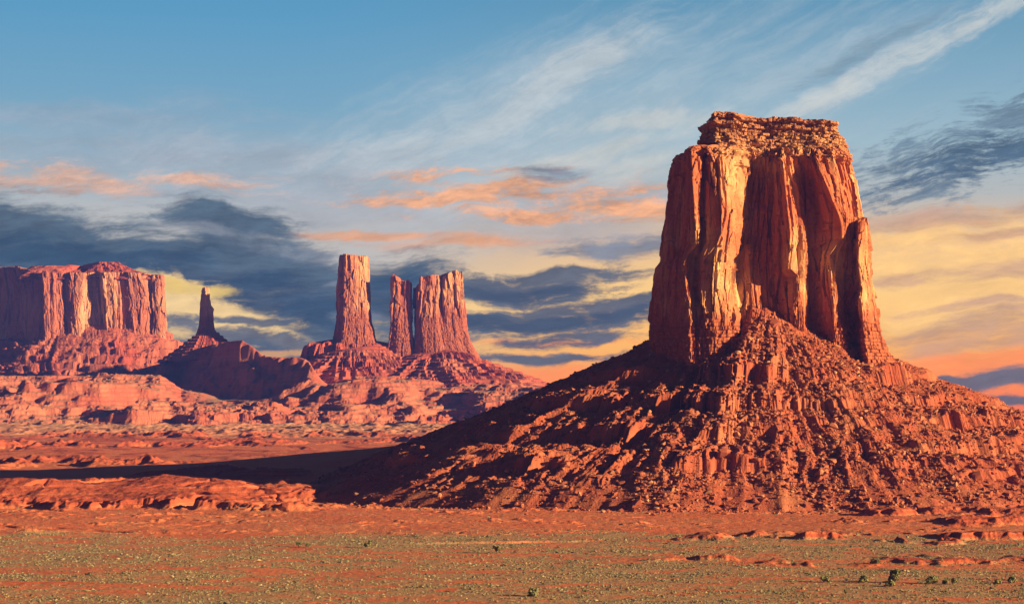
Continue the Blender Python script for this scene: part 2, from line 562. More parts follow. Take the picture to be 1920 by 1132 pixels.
# ------------------------------------------------------------------ terrain height
BX, BY = 250.0, 1885.0        # axis of the great butte


def base_z(X, Y):
    z = 6.0 * sst(Y, 1050, 1560) + 60.0 * np.clip((Y - 1750) / 3150, 0, 1) ** 1.1
    # long apron running out to the left behind the great butte
    H = np.interp(X, [-1500, -760, -590, -344, -196, -60, 120, 600, 900], [0, 0, 5, 17, 31, 44, 48, 40, 0])
    prof = sst(Y, 1740, 2170) ** 1.5 * (1 - sst(Y, 2190, 2560))
    return z + H * prof


def terrain(X, Y):
    """height of the ground and its cover masks (scrub, pale)"""
    X = X.astype(np.float32)
    Y = Y.astype(np.float32)
    z = base_z(X, Y).astype(np.float32)
    u = X / np.maximum(Y, 700) * F + CX                  # bearing, photo units
    # broad swells
    z += 1.6 * fbm(X / 240, Y / 240, 3, 11) * sst(Y, 700, 1100)
    near = sst(Y, 1150, 1250) * (1 - 0.8 * sst(Y, 1900, 2000) * (1 - sst(Y, 2300, 2450))) * (1 - sst(Y, 2900, 3600))
    r1 = ridged(X / 70, Y / 70, 4, 21)
    z += near * 1.3 * (r1 - 0.6) * sst(fbm(X / 260, Y / 160, 2, 31), -0.1, 0.5)
    # badland bench on the left in front of the shadow
    wob = 62 * fbm(X / 120, Y / 120, 3, 41) + 20 * (ridged(X / 52 + 0.3 * fbm(X / 60, Y / 60, 2, 42), Y / 90, 3, 43) - 0.6)
    d = np.minimum(Y - 1585 - 45 * np.sin(X / 90.0 + 1.0) + wob, (-172 - X) * 0.9 + 0.4 * wob) + 0 * X
    d = np.minimum(d, 1990 - Y + wob + 30 * np.sin(X / 70))
    hum = 15.0 + 8 * fbm(X / 100, Y / 100, 3, 47) - 9.0 * sst(Y, 1780, 1910)
    hum = hum * (0.62 + 0.38 * sst(Y, 1640, 1790))
    bench = hum * (0.48 * sst(d, -28, 18) ** 1.2 + 0.24 * sst(d, -2, 9) + 0.28 * sst(d + 14 * fbm(X / 30, Y / 30, 3, 55), 26, 70))
    flute = ridged(X / 9, Y / 26, 3, 51) - 0.5
    bench = bench + 2.4 * flute * sst(d, -24, 0) * (1 - sst(d, 20, 46)) + 0.7 * fbm(X / 14, Y / 14, 3, 53) * sst(d, 0, 30)
    gul = ridged(X / 80 + 0.4 * fbm(X / 60, Y / 60, 2, 57), Y / 110, 2, 59)
    bench = bench - 9.0 * sst(gul, 0.74, 0.98) * sst(d, -24, 4) * (1 - sst(d, 90, 150))
    bench = bench + 1.0 * (ridged(X / 17, Y / 24, 3, 60) - 0.6) * sst(d, -20, 10)
    z += np.maximum(bench, 0)
    mud = sst(bench, 1.0, 4.0)
    # low ledges on the right in front of the rubble slope
    for (yc, x0, x1, hh, ww, sd_) in ((1600, 190, 640, 9, 20, 61), (1490, 250, 640, 5, 16, 63), (1235, 120, 420, 4.5, 11, 65), (1370, 300, 560, 4.5, 16, 67), (1060, 90, 190, 3.0, 9, 69), (1075, 205, 300, 2.2, 9, 70)):
        rg = ridged(X / 24, Y / 40, 4, sd_ + 3) - 0.6
        wv = 34 * fbm(X / 80, Y / 80, 4, sd_) + 9 * rg + 3 * fbm(X / 7, Y / 7, 3, sd_ + 5)
        t = Y - yc + wv
        prof = (0.7 * sst(t, -ww * 1.3, 2) + 0.3 * sst(t, -ww * 0.15, ww * 0.15)) * (1 - sst(t, ww * 0.8, ww * 4.5))
        msk = sst(X, x0 - 40, x0 + 30) * (1 - sst(X, x1 - 30, x1 + 40)) * sst(fbm(X / 38, Y / 60, 4, sd_ + 9), -0.25, 0.35)
        z += hh * prof * msk * (1 + 0.5 * rg)
        mud = np.maximum(mud, sst(hh * prof * msk, 0.5, 2.0))
    pm = sst(Y, 1230, 1300) * (1 - sst(Y, 1640, 1760))
    hm = np.maximum(fbm(X / 26, Y / 34, 4, 74, 0.6) - 0.12, 0)
    z += pm * (2.6 * hm * sst(fbm(X / 120, Y / 70, 2, 76), 0.05, 0.5) + 0.22 * fbm(X / 9, Y / 12, 3, 78))
    z -= pm * 1.3 * sst(ridged(X / 90 + 0.3 * fbm(X / 40, Y / 40, 2, 80), Y / 60, 2, 82), 0.90, 0.99)
    # wash across the flat
    wl = 1215 + 0.10 * (X + 60) + 9 * fbm(X / 60, 0 * X, 3, 71)
    t = Y - wl
    wm = sst(X, -75, -40) * (1 - sst(X, 20, 90))
    z -= wm * 2.0 * sst(t, -16, -1) * (1 - sst(t, 0, 2.0))
    wl2 = 1360 - 0.30 * (X + 360) + 8 * fbm(X / 50, 0 * X, 3, 73)
    t = Y - wl2
    z -= 2.0 * sst(X, -420, -360) * (1 - sst(X, -250, -200)) * sst(t, -14, -1) * (1 - sst(t, 0, 2.0))
    # red badlands of the middle plain
    mid = sst(Y, 2300, 2560) * (1 - sst(Y, 3700, 4300))
    rr = ridged(X / 130, Y / 210, 5, 81)
    z += mid * (24 * np.maximum(rr - 0.60, 0) * 2.0 + 2.6 * fbm(X / 45, Y / 60, 4, 83)) * (0.12 + 0.9 * sst(fbm(X / 500, Y / 420, 2, 85), -0.1, 0.5))
    mud = np.maximum(mud, mid * sst(rr, 0.58, 0.70))
    far = sst(Y, 3700, 4200)
    z += far * (9 * np.maximum(ridged(X / 90, Y / 220, 4, 87) - 0.55, 0) * 2 + 2.5 * fbm(X / 60, Y / 120, 3, 89)) * (1 - sst(Y, 5600, 6400))
    # cover
    n = fbm(X / 130, Y / 75, 4, 91)
    n2 = fbm(X / 55, Y / 16, 3, 93)
    edge = 1290 + 40 * np.sin(X / 120 + 0.6) - 0.10 * X + 60 * fbm(X / 150, Y / 150, 3, 95)
    scrub = 1 - sst(Y, edge - 50, edge + 25)
    scrub = scrub * sst(n2 + 0.5 * n, -0.75, -0.15)
    for (yc, x0, x1, sg) in ((985, -400, -190, 22), (1012, -140, 40, 13), (1080, 40, 330, 20), (1052, 120, 330, 13), (1130, -100, 30, 10), (905, -260, -150, 9)):
        bar = gauss(Y, yc + 14 * np.sin(X / 47) + 12 * fbm(X / 60, Y / 60, 3, 97), sg) * sst(X, x0 - 40, x0 + 30) * (1 - sst(X, x1 - 30, x1 + 40))
        scrub = scrub * (1 - 0.95 * sst(bar + 0.9 * n2 + 0.5 * fbm(X / 14, Y / 14, 3, 99), 0.35, 0.9))
    far_scrub = 0.55 * sst(Y, 4200, 4700) * sst(n, -0.3, 0.3)
    scrub = np.clip(np.maximum(scrub, far_scrub), 0, 1)
    pale = 0.75 * sst(Y + 300 * n, 3300, 4100) + 0.25 * sst(n2, 0.0, 0.6) * sst(Y, 1250, 1350) * (1 - sst(Y, 1500, 1600))
    return z, scrub * (1 - mud), np.clip(pale, 0, 1) * (1 - mud), mud


def axis(*segs):
    return np.concatenate([np.linspace(a, b, n, endpoint=False) for a, b, n in segs] + [np.array([segs[-1][1]])])


def build_ground():
    us = axis((-7, -0.6, 24), (-0.6, -0.285, 30), (-0.285, 0.285, 1150), (0.285, 0.6, 30), (0.6, 7, 24))
    ys = np.concatenate([axis((-2500, 780, 40), (780, 1180, 240), (1180, 1560, 320), (1560, 2050, 480))[:-1], np.geomspace(2050, 5000, 560)[:-1], np.linspace(5000, 8480, 60)])
    Yg, Ug = np.meshgrid(ys, us, indexing='ij')
    Xg = Ug * np.sqrt(Yg ** 2 + 500.0 ** 2)
    Z, S, P, MU = terrain(Xg, Yg)
    co = np.stack([Xg, Yg, Z], -1)
    o = mesh_raw('ground', co, grid_faces(len(ys), len(us)), M_ground, True, None, {'scrub': S, 'pale': P, 'mudstone': MU})
    tag(o, 'red desert plain with badland mounds and sagebrush flats', 'ground', None, 'structure')


build_ground()


# ------------------------------------------------------------------ lofted cliffs
def loft(name, pts, py0, py1, nrow, Y0, mat, parent, dens, dispf, top_rise=0.0, smooth_s=2, zvar=None, scale=None, rings=8, smooth=False, shrink=None):
    """closed wall from control lines pts = [(py, px, d), ...] per line; d is depth towards the viewer in photo units at Y0."""
    k = Y0 / F
    pys = np.linspace(py0, py1, nrow)           # top to bottom
    PX, D = [], []
    for p in pts:
        a = np.array(p, float)
        PX.append(np.interp(pys, a[:, 0], a[:, 1]))
        D.append(np.interp(pys, a[:, 0], a[:, 2]))
    PX, D = np.array(PX).T, np.array(D).T
    Yv = Y0 - D * k
    Xv = (PX - CX) / F * Yv
    n = len(pts)
    mid = nrow // 2
    cols = []
    for i in range(n):
        j = (i + 1) % n
        L = math.hypot(Xv[mid, j] - Xv[mid, i], Yv[mid, j] - Yv[mid, i])
        dn = dens if max(D[mid, i], D[mid, j]) > -170 / (1 if Y0 < 3000 else 1) else dens * 0.12
        m = max(3, int(L * dn))
        for q in range(m):
            cols.append((i, j, q / m))
    ii = np.array([c[0] for c in cols])
    jj = np.array([c[1] for c in cols])
    tt = np.array([c[2] for c in cols])
    X = Xv[:, ii] * (1 - tt) + Xv[:, jj] * tt
    Y = Yv[:, ii] * (1 - tt) + Yv[:, jj] * tt
    for _ in range(smooth_s):
        X = 0.25 * np.roll(X, 1, 1) + 0.5 * X + 0.25 * np.roll(X, -1, 1)
        Y = 0.25 * np.roll(Y, 1, 1) + 0.5 * Y + 0.25 * np.roll(Y, -1, 1)
    z = ZC - (pys - HY) * k
    Z = np.repeat(z[:, None], X.shape[1], 1)
    step = np.hypot(np.diff(X[mid], append=X[mid, :1]), np.diff(Y[mid], append=Y[mid, :1]))
    s = np.concatenate([[0], np.cumsum(step)[:-1]])
    S = np.repeat(s[None, :], nrow, 0)
    w_ = 3
    tx = np.roll(X, -w_, 1) - np.roll(X, w_, 1)
    ty = np.roll(Y, -w_, 1) - np.roll(Y, w_, 1)
    ln = np.hypot(tx, ty) + 1e-6
    nx, ny = ty / ln, -tx / ln                    # outward (loop runs left > front > right > back)
    disp = dispf(S, Z, pys[:, None] + 0 * S)
    X = X + nx * disp
    Y = Y + ny * disp
    if zvar is not None:
        zb = Z[-1:]
        Z = zb + (Z - zb) * (1 + zvar(S[:1], X[:1], Y[:1]) / (Z[:1] - zb))
    cx, cy = X[0].mean(), Y[0].mean()
    tX, tY, tZ = [], [], []
    kk = max(5, int(9 * k * dens)) * 2 + 1
    pad = lambda v: np.convolve(np.concatenate([v[-kk:], v, v[:kk]]), np.ones(kk) / kk, 'same')[kk:-kk]
    sX, sY, sZ = pad(X[0]), pad(Y[0]), pad(Z[0])
    for r in range(1, rings + 1):
        f = r / rings
        f2 = f * f * (3 - 2 * f) if shrink is None else shrink(f)
        bl = min(1.0, f * 4.0)
        ox, oy = X[0] * (1 - bl) + sX * bl, Y[0] * (1 - bl) + sY * bl
        tX.append(ox + (cx - ox) * f2)
        tY.append(oy + (cy - oy) * f2)
        rise = top_rise(f) if callable(top_rise) else top_rise * f
        zz = (Z[0] * (1 - bl) + sZ * bl) * (1 - f ** 2) + Z[0].mean() * f ** 2
        tZ.append(zz + rise + (1 - f) * 1.5 * k * fbm(tX[-1] / (9 * k * 2), tY[-1] / (9 * k * 2), 3, 5))
    X = np.concatenate([np.array(tX)[::-1], X])
    Y = np.concatenate([np.array(tY)[::-1], Y])
    Z = np.concatenate([np.array(tZ)[::-1], Z])
    co = np.stack([X, Y, Z], -1)
    return mesh_raw(name, co, grid_faces(X.shape[0], X.shape[1], True)[:, ::-1], mat, smooth, parent)


def crag(S, Z, k, seed, a_panel=1.0, a_fine=1.0, base=None, strata=1.0):
    """horizontal displacement of a weathered sandstone cliff; k = metres per feature unit"""
    wx = 0.16 * fbm(S / (40 * k), Z / (120 * k), 2, seed)
    v0, e0 = facets(S / (19 * k) + wx, Z / (150 * k), seed + 1)
    v1, e1 = facets(S / (8.5 * k) + wx, Z / (30 * k), seed + 2)
    v2, e2 = facets(S / (3.4 * k) + wx, Z / (9 * k), seed + 3)
    d = a_panel * k * (3.4 * v0 + 2.0 * v1) + a_fine * k * 0.8 * v2
    d -= a_panel * k * (1.3 * (1 - sst(e0, 0, 0.07)) + 0.6 * (1 - sst(e1, 0, 0.08)))
    d += a_fine * k * (0.7 * fbm(S / (22 * k), Z / (120 * k), 3, seed + 7) + 0.16 * fbm(S / (3.0 * k), Z / (6 * k), 3, seed + 9))
    if base is not None:       # 0..1: bedded, blocky lower part
        zl = Z / (3.4 * k) + 0.25 * fbm(S / (30 * k), Z / (30 * k), 2, seed + 4)
        li = np.floor(zl)
        fr = zl - li
        off = _RV[(li.astype(np.int32) * 37 + seed * 5) & 255] - 0.5
        bv, be = cells(S / (2.6 * k) + li * 7.3, li + 0 * S, seed + 5, 0.8)
        st = k * strata * (2.0 * off + 2.2 * (bv - 0.5) - 0.9 * (1 - sst(fr, 0, 0.22)) - 0.6 * (1 - sst(be, 0, 0.15)))
        cv, ce = cells(S / (7 * k), Z / (40 * k), seed + 6)
        st = st + k * 2.6 * (cv - 0.5)
        d = d * (1 - 0.75 * base) + st * base
    return d


# great butte -----------------------------------------------------------------
Y0 = 1800.0
butte = thing('sandstone_butte', 'massive red sandstone butte with layered cap and fluted cliffs standing on a rubble cone', 'butte', (BX, BY, 0))
P_tower = [
    [(285, 1267, -110), (300, 1260, -110), (330, 1254, -110), (400, 1247, -110), (430, 1240, -110), (485, 1238, -110), (495, 1228, -110), (540, 1222, -110), (600, 1219, -110), (640, 1217, -110), (720, 1208, -110)],
    [(285, 1272, -70), (400, 1258, -62), (480, 1250, -62), (495, 1240, -62), (600, 1233, -56), (720, 1226, -50)],
    [(285, 1284, -28), (400, 1280, -26), (600, 1262, -16), (720, 1258, 0)],
    [(285, 1296, 24), (340, 1298, 38), (400, 1303, 44), (460, 1306, 44), (478, 1288, 22), (500, 1280, 28), (520, 1283, 32), (580, 1291, 44), (640, 1294, 54), (720, 1298, 70)],
    [(285, 1318, 14), (340, 1320, 26), (400, 1315, 34), (460, 1315, 34), (478, 1299, 16), (520, 1290, 26), (580, 1298, 36), (640, 1303, 48), (720, 1306, 62)],
    [(285, 1321, -6), (400, 1321, 4), (460, 1319, 10), (480, 1308, 8), (560, 1306, 14), (600, 1306, 26), (640, 1308, 44), (720, 1312, 62)],
    [(285, 1325, 20), (340, 1324, 30), (400, 1327, 36), (460, 1329, 38), (484, 1317, 34), (560, 1317, 40), (600, 1318, 46), (640, 1318, 54), (720, 1318, 70)],
    [(285, 1340, 26), (340, 1346, 38), (400, 1353, 46), (440, 1354, 48), (470, 1342, 46), (540, 1336, 48), (600, 1338, 54), (640, 1340, 62), (720, 1340, 76)],
    [(285, 1352, 20), (340, 1360, 32), (400, 1362, 38), (480, 1352, 38), (540, 1350, 42), (600, 1352, 50), (640, 1354, 58), (720, 1354, 72)],
    [(285, 1376, 10), (400, 1378, 22), (480, 1370, 28), (560, 1364, 34), (600, 1366, 42), (640, 1368, 50), (720, 1370, 64)],
    [(285, 1405, -4), (320, 1409, -6), (400, 1398, 4), (450, 1393, 7), (476, 1389, 9), (492, 1374, 18), (560, 1376, 22), (600, 1383, 29), (640, 1386, 38), (720, 1392, 50)],
    [(285, 1408, -8), (300, 1409, -14), (322, 1410, -28), (400, 1404, -34), (490, 1382, -30), (600, 1391, -20), (720, 1396, 0)],
    [(285, 1420, -12), (306, 1420, -20), (330, 1418, -36), (440, 1409, -40), (455, 1405, -24), (520, 1410, -14), (580, 1415, -18), (640, 1418, -4), (720, 1420, 10)],
    [(285, 1432, -14), (304, 1432, -22), (326, 1430, -38), (440, 1420, -44), (520, 1417, -24), (580, 1424, -20), (640, 1430, -10), (720, 1432, 5)],
    [(285, 1444, -14), (298, 1444, -22), (316, 1443, -34), (400, 1444, -42), (520, 1444, -40), (640, 1446, -24), (720, 1448, -4)],
    [(285, 1466, 0), (300, 1467, 14), (400, 1477, 20), (440, 1482, 21), (470, 1480, 21), (506, 1478, 20), (518, 1495, -4), (600, 1496, 2), (620, 1491, 8), (660, 1490, 18), (720, 1490, 28)],
    [(285, 1490, -10), (400, 1502, -6), (440, 1508, -5), (508, 1508, -4), (520, 1507, -9), (600, 1508, -4), (660, 1512, 10), (720, 1514, 20)],
    [(285, 1497, -10), (302, 1498, -18), (335, 1500, -46), (400, 1508, -54), (520, 1513, -60), (640, 1516, -46), (720, 1520, -20)],
    [(285, 1515, -10), (305, 1516, -16), (330, 1520, -38), (400, 1524, -60), (640, 1536, -54), (720, 1540, -30)],
    [(285, 1524, -8), (320, 1536, 14), (350, 1549, 20), (400, 1570, 12), (425, 1578, -6), (445, 1578, -18), (475, 1556, -26), (520, 1559, -20), (560, 1563, -12), (600, 1564, -4), (660, 1568, 0), (720, 1572, 14)],
    [(285, 1558, 0), (350, 1578, 2), (410, 1593, -8), (430, 1590, -32), (520, 1572, -46), (580, 1576, -34), (640, 1586, -18), (720, 1590, 0)],
    [(285, 1584, -22), (350, 1599, -28), (405, 1606, -32), (425, 1600, -54), (640, 1603, -60), (720, 1608, -40)],
    [(285, 1590, -40), (350, 1606, -44), (405, 1612, -44), (412, 1611, -12), (480, 1608, -8), (540, 1616, -10), (560, 1612, 0), (600, 1616, 4), (640, 1622, 8), (720, 1634, 22)],
    [(285, 1594, -80), (350, 1611, -82), (400, 1620, -80), (407, 1627, -34), (450, 1634, -34), (520, 1636, -34), (560, 1644, -30), (620, 1650, -26), (650, 1660, -22), (720, 1692, -10)],
    [(285, 1586, -190), (400, 1606, -190), (600, 1640, -190), (720, 1670, -190)],
    [(285, 1560, -380), (720, 1610, -400)],
    [(285, 1300, -380), (720, 1250, -400)],
    [(285, 1268, -220), (720, 1222, -220)],
]


def d_tower(S, Z, PY):
    b = sst(PY + 12 * fbm(S / 16, 0 * S, 3, 77), 588, 622) * 0.95
    d = crag(S, Z, 1.0, 3, 1.25, 1.0, b, 1.0)
    sc, se = facets(S / 27 + 0.3 * fbm(S / 50, Z / 50, 2, 89), Z / 62, 87)
    d -= 2.8 * (sc > 0.16) * sst(se, 0.0, 0.05) * (1 - b)          # spalled scars with arched sharp rims
    cl = np.abs(perlin(S / 30 + 0.10 * fbm(S / 30, Z / 60, 2, 91), Z / 900, 93))
    d -= 4.0 * (1 - sst(cl, 0.0, 0.03)) * (1 - b)
    # broken blocky rim
    rim = 1 - sst(PY + 9 * fbm(S / 11, 0 * S, 3, 79), 290, 302)
    v1, e1 = cells(S / 3.6, Z / 3.0, 195, 0.95)
    v2, e2 = cells(S / 8.0, Z / 7.0, 197, 0.95)
    dr = 2.6 * (v1 - 0.5) + 3.4 * (v2 - 0.5) - 1.2 * (1 - sst(e1, 0, 0.15)) + 2.2 * fbm(S / 9, Z / 7, 3, 199)
    d = d * (1 - 0.85 * rim) + dr * rim
    d -= 3.0 * (1 - sst(PY, 276, 286)) ** 2
    return d


loft('cliff', P_tower, 277, 735, 560, Y0, M_tower, butte, 1.5, d_tower,
     lambda f: 2.0 * sst(np.float64(f), -0.02, 0.40), 1, lambda S, X, Y: 2.4 * fbm(S / 12, 0 * S, 4, 15), rings=26)

P_cap = [
    [(205, 1352, -120), (216, 1340, -120), (222, 1318, -120), (246, 1316, -120), (272, 1318, -120), (290, 1312, -110)],
    [(205, 1338, -60), (217, 1326, -60), (222, 1314, -62), (246, 1314, -60), (272, 1317, -60), (290, 1312, -50)],
    [(205, 1345, -20), (222, 1340, -12), (246, 1344, -18), (272, 1340, -4), (290, 1336, 18)],
    [(205, 1372, -20), (222, 1380, -12), (246, 1378, -18), (272, 1384, -10), (290, 1384, 2)],
    [(205, 1400, -40), (222, 1402, -32), (246, 1408, -26), (272, 1410, -26), (290, 1412, -12)],
    [(205, 1440, -44), (222, 1440, -38), (246, 1440, -38), (272, 1440, -32), (290, 1440, -16)],
    [(205, 1490, -36), (222, 1490, -30), (246, 1490, -34), (272, 1490, -28), (290, 1492, -8)],
    [(205, 1530, -40), (222, 1534, -36), (246, 1536, -34), (272, 1536, -30), (290, 1540, -2)],
    [(205, 1560, -50), (222, 1562, -46), (236, 1572, -46), (246, 1576, -48), (272, 1576, -36), (290, 1580, -24)],
    [(205, 1560, -90), (218, 1564, -90), (234, 1572, -90), (242, 1587, -90), (266, 1585, -90), (276, 1590, -90), (290, 1594, -86)],
    [(205, 1556, -170), (242, 1582, -170), (290, 1588, -170)],
    [(205, 1540, -330), (290, 1560, -340)],
    [(205, 1350, -330), (290, 1310, -340)],
    [(205, 1350, -200), (222, 1322, -200), (290, 1318, -200)],
]


def d_cap(S, Z, PY):
    zl = Z / 3.7 + 0.14 * fbm(S / 34, Z / 30, 2, 14)
    li = np.floor(zl)
    fr = zl - li
    off = _RV[(li.astype(np.int32) * 53 + 11) & 255] - 0.5
    v1, e1 = cells(S / 6.2 + li * 3.7, li * 1.0 + 0.5 + 0 * S, 25, 0.95)
    v2, e2 = cells(S / 2.6, Z / 1.7, 26, 0.95)
    v3, e3 = cells(S / 14, Z / 9, 24, 0.95)
    d = 5.0 * off + 3.6 * (v1 - 0.5) + 1.3 * (v2 - 0.5) + 3.0 * (v3 - 0.5) - 1.7 * (1 - sst(e1, 0, 0.14)) - 2.0 * (1 - sst(fr, 0, 0.22)) + 2.5 * fbm(S / 22, Z / 22, 3, 27)
    low = sst(PY + 4 * fbm(S / 12, 0 * S, 2, 30), 260, 270)
    d2 = 2.0 * fbm(S / 6, Z / 4, 4, 28) + 2.4 * (v2 - 0.5) + 3.0 * fbm(S / 20, Z / 40, 2, 29)
    d = d * (1 - low) + d2 * low
    return np.clip(d, -8, 6)


def zv_cap(S, X, Y):
    k = Y0 / F
    px = X / Y * F + CX
    top = np.interp(px, [1310, 1326, 1334, 1338, 1374, 1378, 1400, 1470, 1560, 1590], [222, 220, 212, 206, 207, 212, 213, 214, 218, 222])
    v, e = cells(S / 6, 0 * S, 31)
    return (205 - top) * k + 1.8 * (v - 0.5)


loft('caprock', P_cap, 205, 292, 130, Y0, M_cap, butte, 1.7, d_cap, 0.0, 1, zv_cap, rings=6)


# ------------------------------------------------------------------ scree cones
def cone(name, cx, cy, th, r_in, r_toe, z_top, z_toe, expo, nr, reliefs, mat, parent, hscale=1.0):
    """th: sorted angles (closed loop); functions of theta; reliefs(X, Y, th, t, z) adds height"""
    t = np.linspace(0, 1, nr)[:, None] ** 1.0
    TH = np.repeat(th[None, :], nr, 0)
    ri, rt, zt = r_in(th)[None, :], r_toe(th)[None, :], z_top(th)[None, :]
    RR = ri + (rt - ri) * t
    X, Y = cx + RR * np.cos(TH), cy + RR * np.sin(TH)
    zto = z_toe(X[-1:], Y[-1:])
    Zb = zto + (zt - zto) * (1 - t) ** expo
    Z = Zb + reliefs(X, Y, TH, t + 0 * TH, Zb, RR)
    co = np.stack([X, Y, Z], -1)
    o = mesh_raw(name, co, grid_faces(nr, len(th), True), mat, False, parent)
    return o, X, Y, Z


def stair(z, step, k=0.8, w=0.30):
    q = z / step
    i = np.floor(q)
    f = q - i
    return (i + sst(f, 0.5 - w / 2, 0.5 + w / 2) - q) * step * k


def angdist(a, b):
    return (a - b + np.pi) % (2 * np.pi) - np.pi


D2 = np.pi / 180


def main_rin(th):
    return np.full_like(th, 66.0)


def main_rtoe(th):
    a = np.degrees(th) % 360
    r = np.interp(a, [0, 45, 90, 135, 180, 210, 235, 255, 270, 290, 315, 340, 360], [450, 420, 400, 420, 470, 455, 405, 366, 356, 362, 385, 430, 450])
    return r + 14 * fbm(np.cos(th) * 5, np.sin(th) * 5, 4, 101)


def main_ztop(th):
    a = np.degrees(th) % 360
    return np.interp(a, [0, 90, 180, 200, 225, 234, 242, 248, 254, 264, 282, 305, 330, 360], [166, 174, 178, 174, 166, 166, 170, 180, 190, 190, 178, 166, 162, 166])


def main_relief(X, Y, th, t, z, rr):
    a = np.degrees(th) % 360
    env = np.sin(np.pi * np.clip(t, 0, 1)) ** 0.7
    lefty = gauss(angdist(a * D2, 232 * D2), 0, 0.62)          # gullied left-front face
    wr = 0.6 * fbm(X / 70, Y / 70, 3, 111)
    spur = ridged(th * 7.5 + wr * 0.6, t * 1.1 + wr * 0.3, 3, 113) - 0.62
    spur2 = ridged(th * 24 + wr * 1.2, t * 2.4, 3, 117) - 0.6
    fl = ridged(X / 9 + wr, Y / 9, 3, 119) - 0.55
    rill = ridged(th * 46 + wr * 1.5, t * 2.0 + wr, 3, 121) - 0.6
    dk = 0.5 + 0.5 * sst(a, 212, 238)
    h = dk * env * (spur * (5 + 10 * lefty) + spur2 * (1.2 + 2.4 * lefty) + rill * 0.8)
    zz = z + h
    m1 = sst(fbm(X / 90, Y / 90, 2, 123), -0.25, 0.25)
    wv = 2.8 * fbm(X / 60, Y / 60, 3, 125)
    h2 = stair(zz + wv, 27.0, 0.85, 0.22) * (0.12 + 0.60 * lefty) * m1 + stair(zz + wv * 0.6, 7.5, 0.8, 0.3) * (0.28 + 0.3 * lefty) * (0.3 + 0.7 * m1)
    # flutes on the scarps
    h2 += lefty * env * 1.3 * fl
    # hummocks and rubble
    rough = 1.8 * fbm(X / 18, Y / 18, 4, 127, 0.5) + 0.5 * np.abs(fbm(X / 3.6, Y / 3.6, 3, 129)) + 1.5 * (cells(X / 9, Y / 9, 128)[0] - 0.5) * sst(fbm(X / 40, Y / 40, 2, 126), -0.1, 0.4)
    # dark ledges under the right shoulder
    rl = gauss(angdist(a * D2, 318 * D2), 0, 0.42) * (0.35 + 0.65 * sst(fbm(X / 50, Y / 50, 2, 124), -0.2, 0.3))
    h3 = rl * stair(zz + 2 * wv, 22.0, 0.95, 0.15)
    toe = sst(t, 0.0, 0.06) * (1 - 0.85 * sst(t, 0.72, 0.98))
    low = sst(t, 0.60, 0.75) * (1 - sst(t, 0.85, 1.0))
    h4 = low * 7 * (ridged(th * 18 + wr, t * 3, 3, 131) - 0.55)
    return (h + h2 + h3 + rough + h4) * toe - 4.0 * sst(t, 0.95, 1.0)


ths = np.concatenate([np.linspace(-190, 10, 1750, endpoint=False), np.linspace(10, 170, 160, endpoint=False)]) * D2
_, TX, TY, TZ = cone('scree_slope', BX, BY, ths, main_rin, main_rtoe, main_ztop, lambda x, y: base_z(x, y) + 0.0, 1.08, 430, main_relief, M_talus, butte)
TTH = ths


# ------------------------------------------------------------------ distant formations
def far_crag(k, seed, b0, b1, a=1.7):
    def f(S, Z, PY):
        base = sst(PY + 6 * fbm(S / (30 * k), 0 * S, 2, seed + 40), b0, b1) * 0.85
        return crag(S, Z, k, seed, a, 1.2, base, 0.55)
    return f


def simple_cone(name, px, Yc, rin, toes, tops, seed, mat, parent, nth=900, nr=200, step=26.0, amp=1.0, expo=1.15, ztoe=None):
    cx = (px - CX) / F * Yc
    th = np.concatenate([np.linspace(-200, 20, int(nth * 0.85), endpoint=False), np.linspace(20, 160, int(nth * 0.15), endpoint=False)]) * D2
    ta, tv = zip(*toes)
    pa, pv = zip(*tops)
    f = lambda v, a: np.interp(np.degrees(v) % 360, a[0], a[1])
    def rel(X, Y, TH, t, z, rr):
        env = np.sin(np.pi * t) ** 0.7
        wr = 0.6 * fbm(X / 220, Y / 220, 3, seed)
        sp = ridged(TH * 4 + 1.0 * wr, t * 1.0 + wr, 2, seed + 2) - 0.6
        ri = ridged(TH * 24 + wr * 2.0, t * 1.0 + 0.5 * wr, 3, seed + 4) - 0.6
        ri = ri * sst(fbm(X / 130, Y / 130, 2, seed + 14), -0.5, 0.3)
        h = amp * env * (22 * sp + 8 * ri)
        wv = 14 * fbm(X / 200, Y / 200, 3, seed + 6)
        h = h + stair(z + h + wv, step, 0.6, 0.25) * sst(fbm(X / 260, Y / 260, 2, seed + 8), -0.1, 0.4) + stair(z + h + 0.25 * wv, 11.0, 0.75, 0.3)
        h = h + 1.6 * fbm(X / 40, Y / 40, 4, seed + 10, 0.6)
        return h * sst(t, 0.0, 0.08)
    o, *_ = cone(name, cx, Yc, th, lambda v: np.full_like(v, rin), lambda v: f(v, (ta, tv)) * (1 + 0.07 * fbm(np.cos(v) * 4, np.sin(v) * 4, 3, seed + 12)), lambda v: f(v, (pa, pv)),
                 lambda x, y: np.full_like(x, ztoe if ztoe is not None else 60.0), expo, nr, rel, mat, parent)
    return o


YF = 6000.0
zf = lambda py, Y: ZC - (py - HY) * Y / F

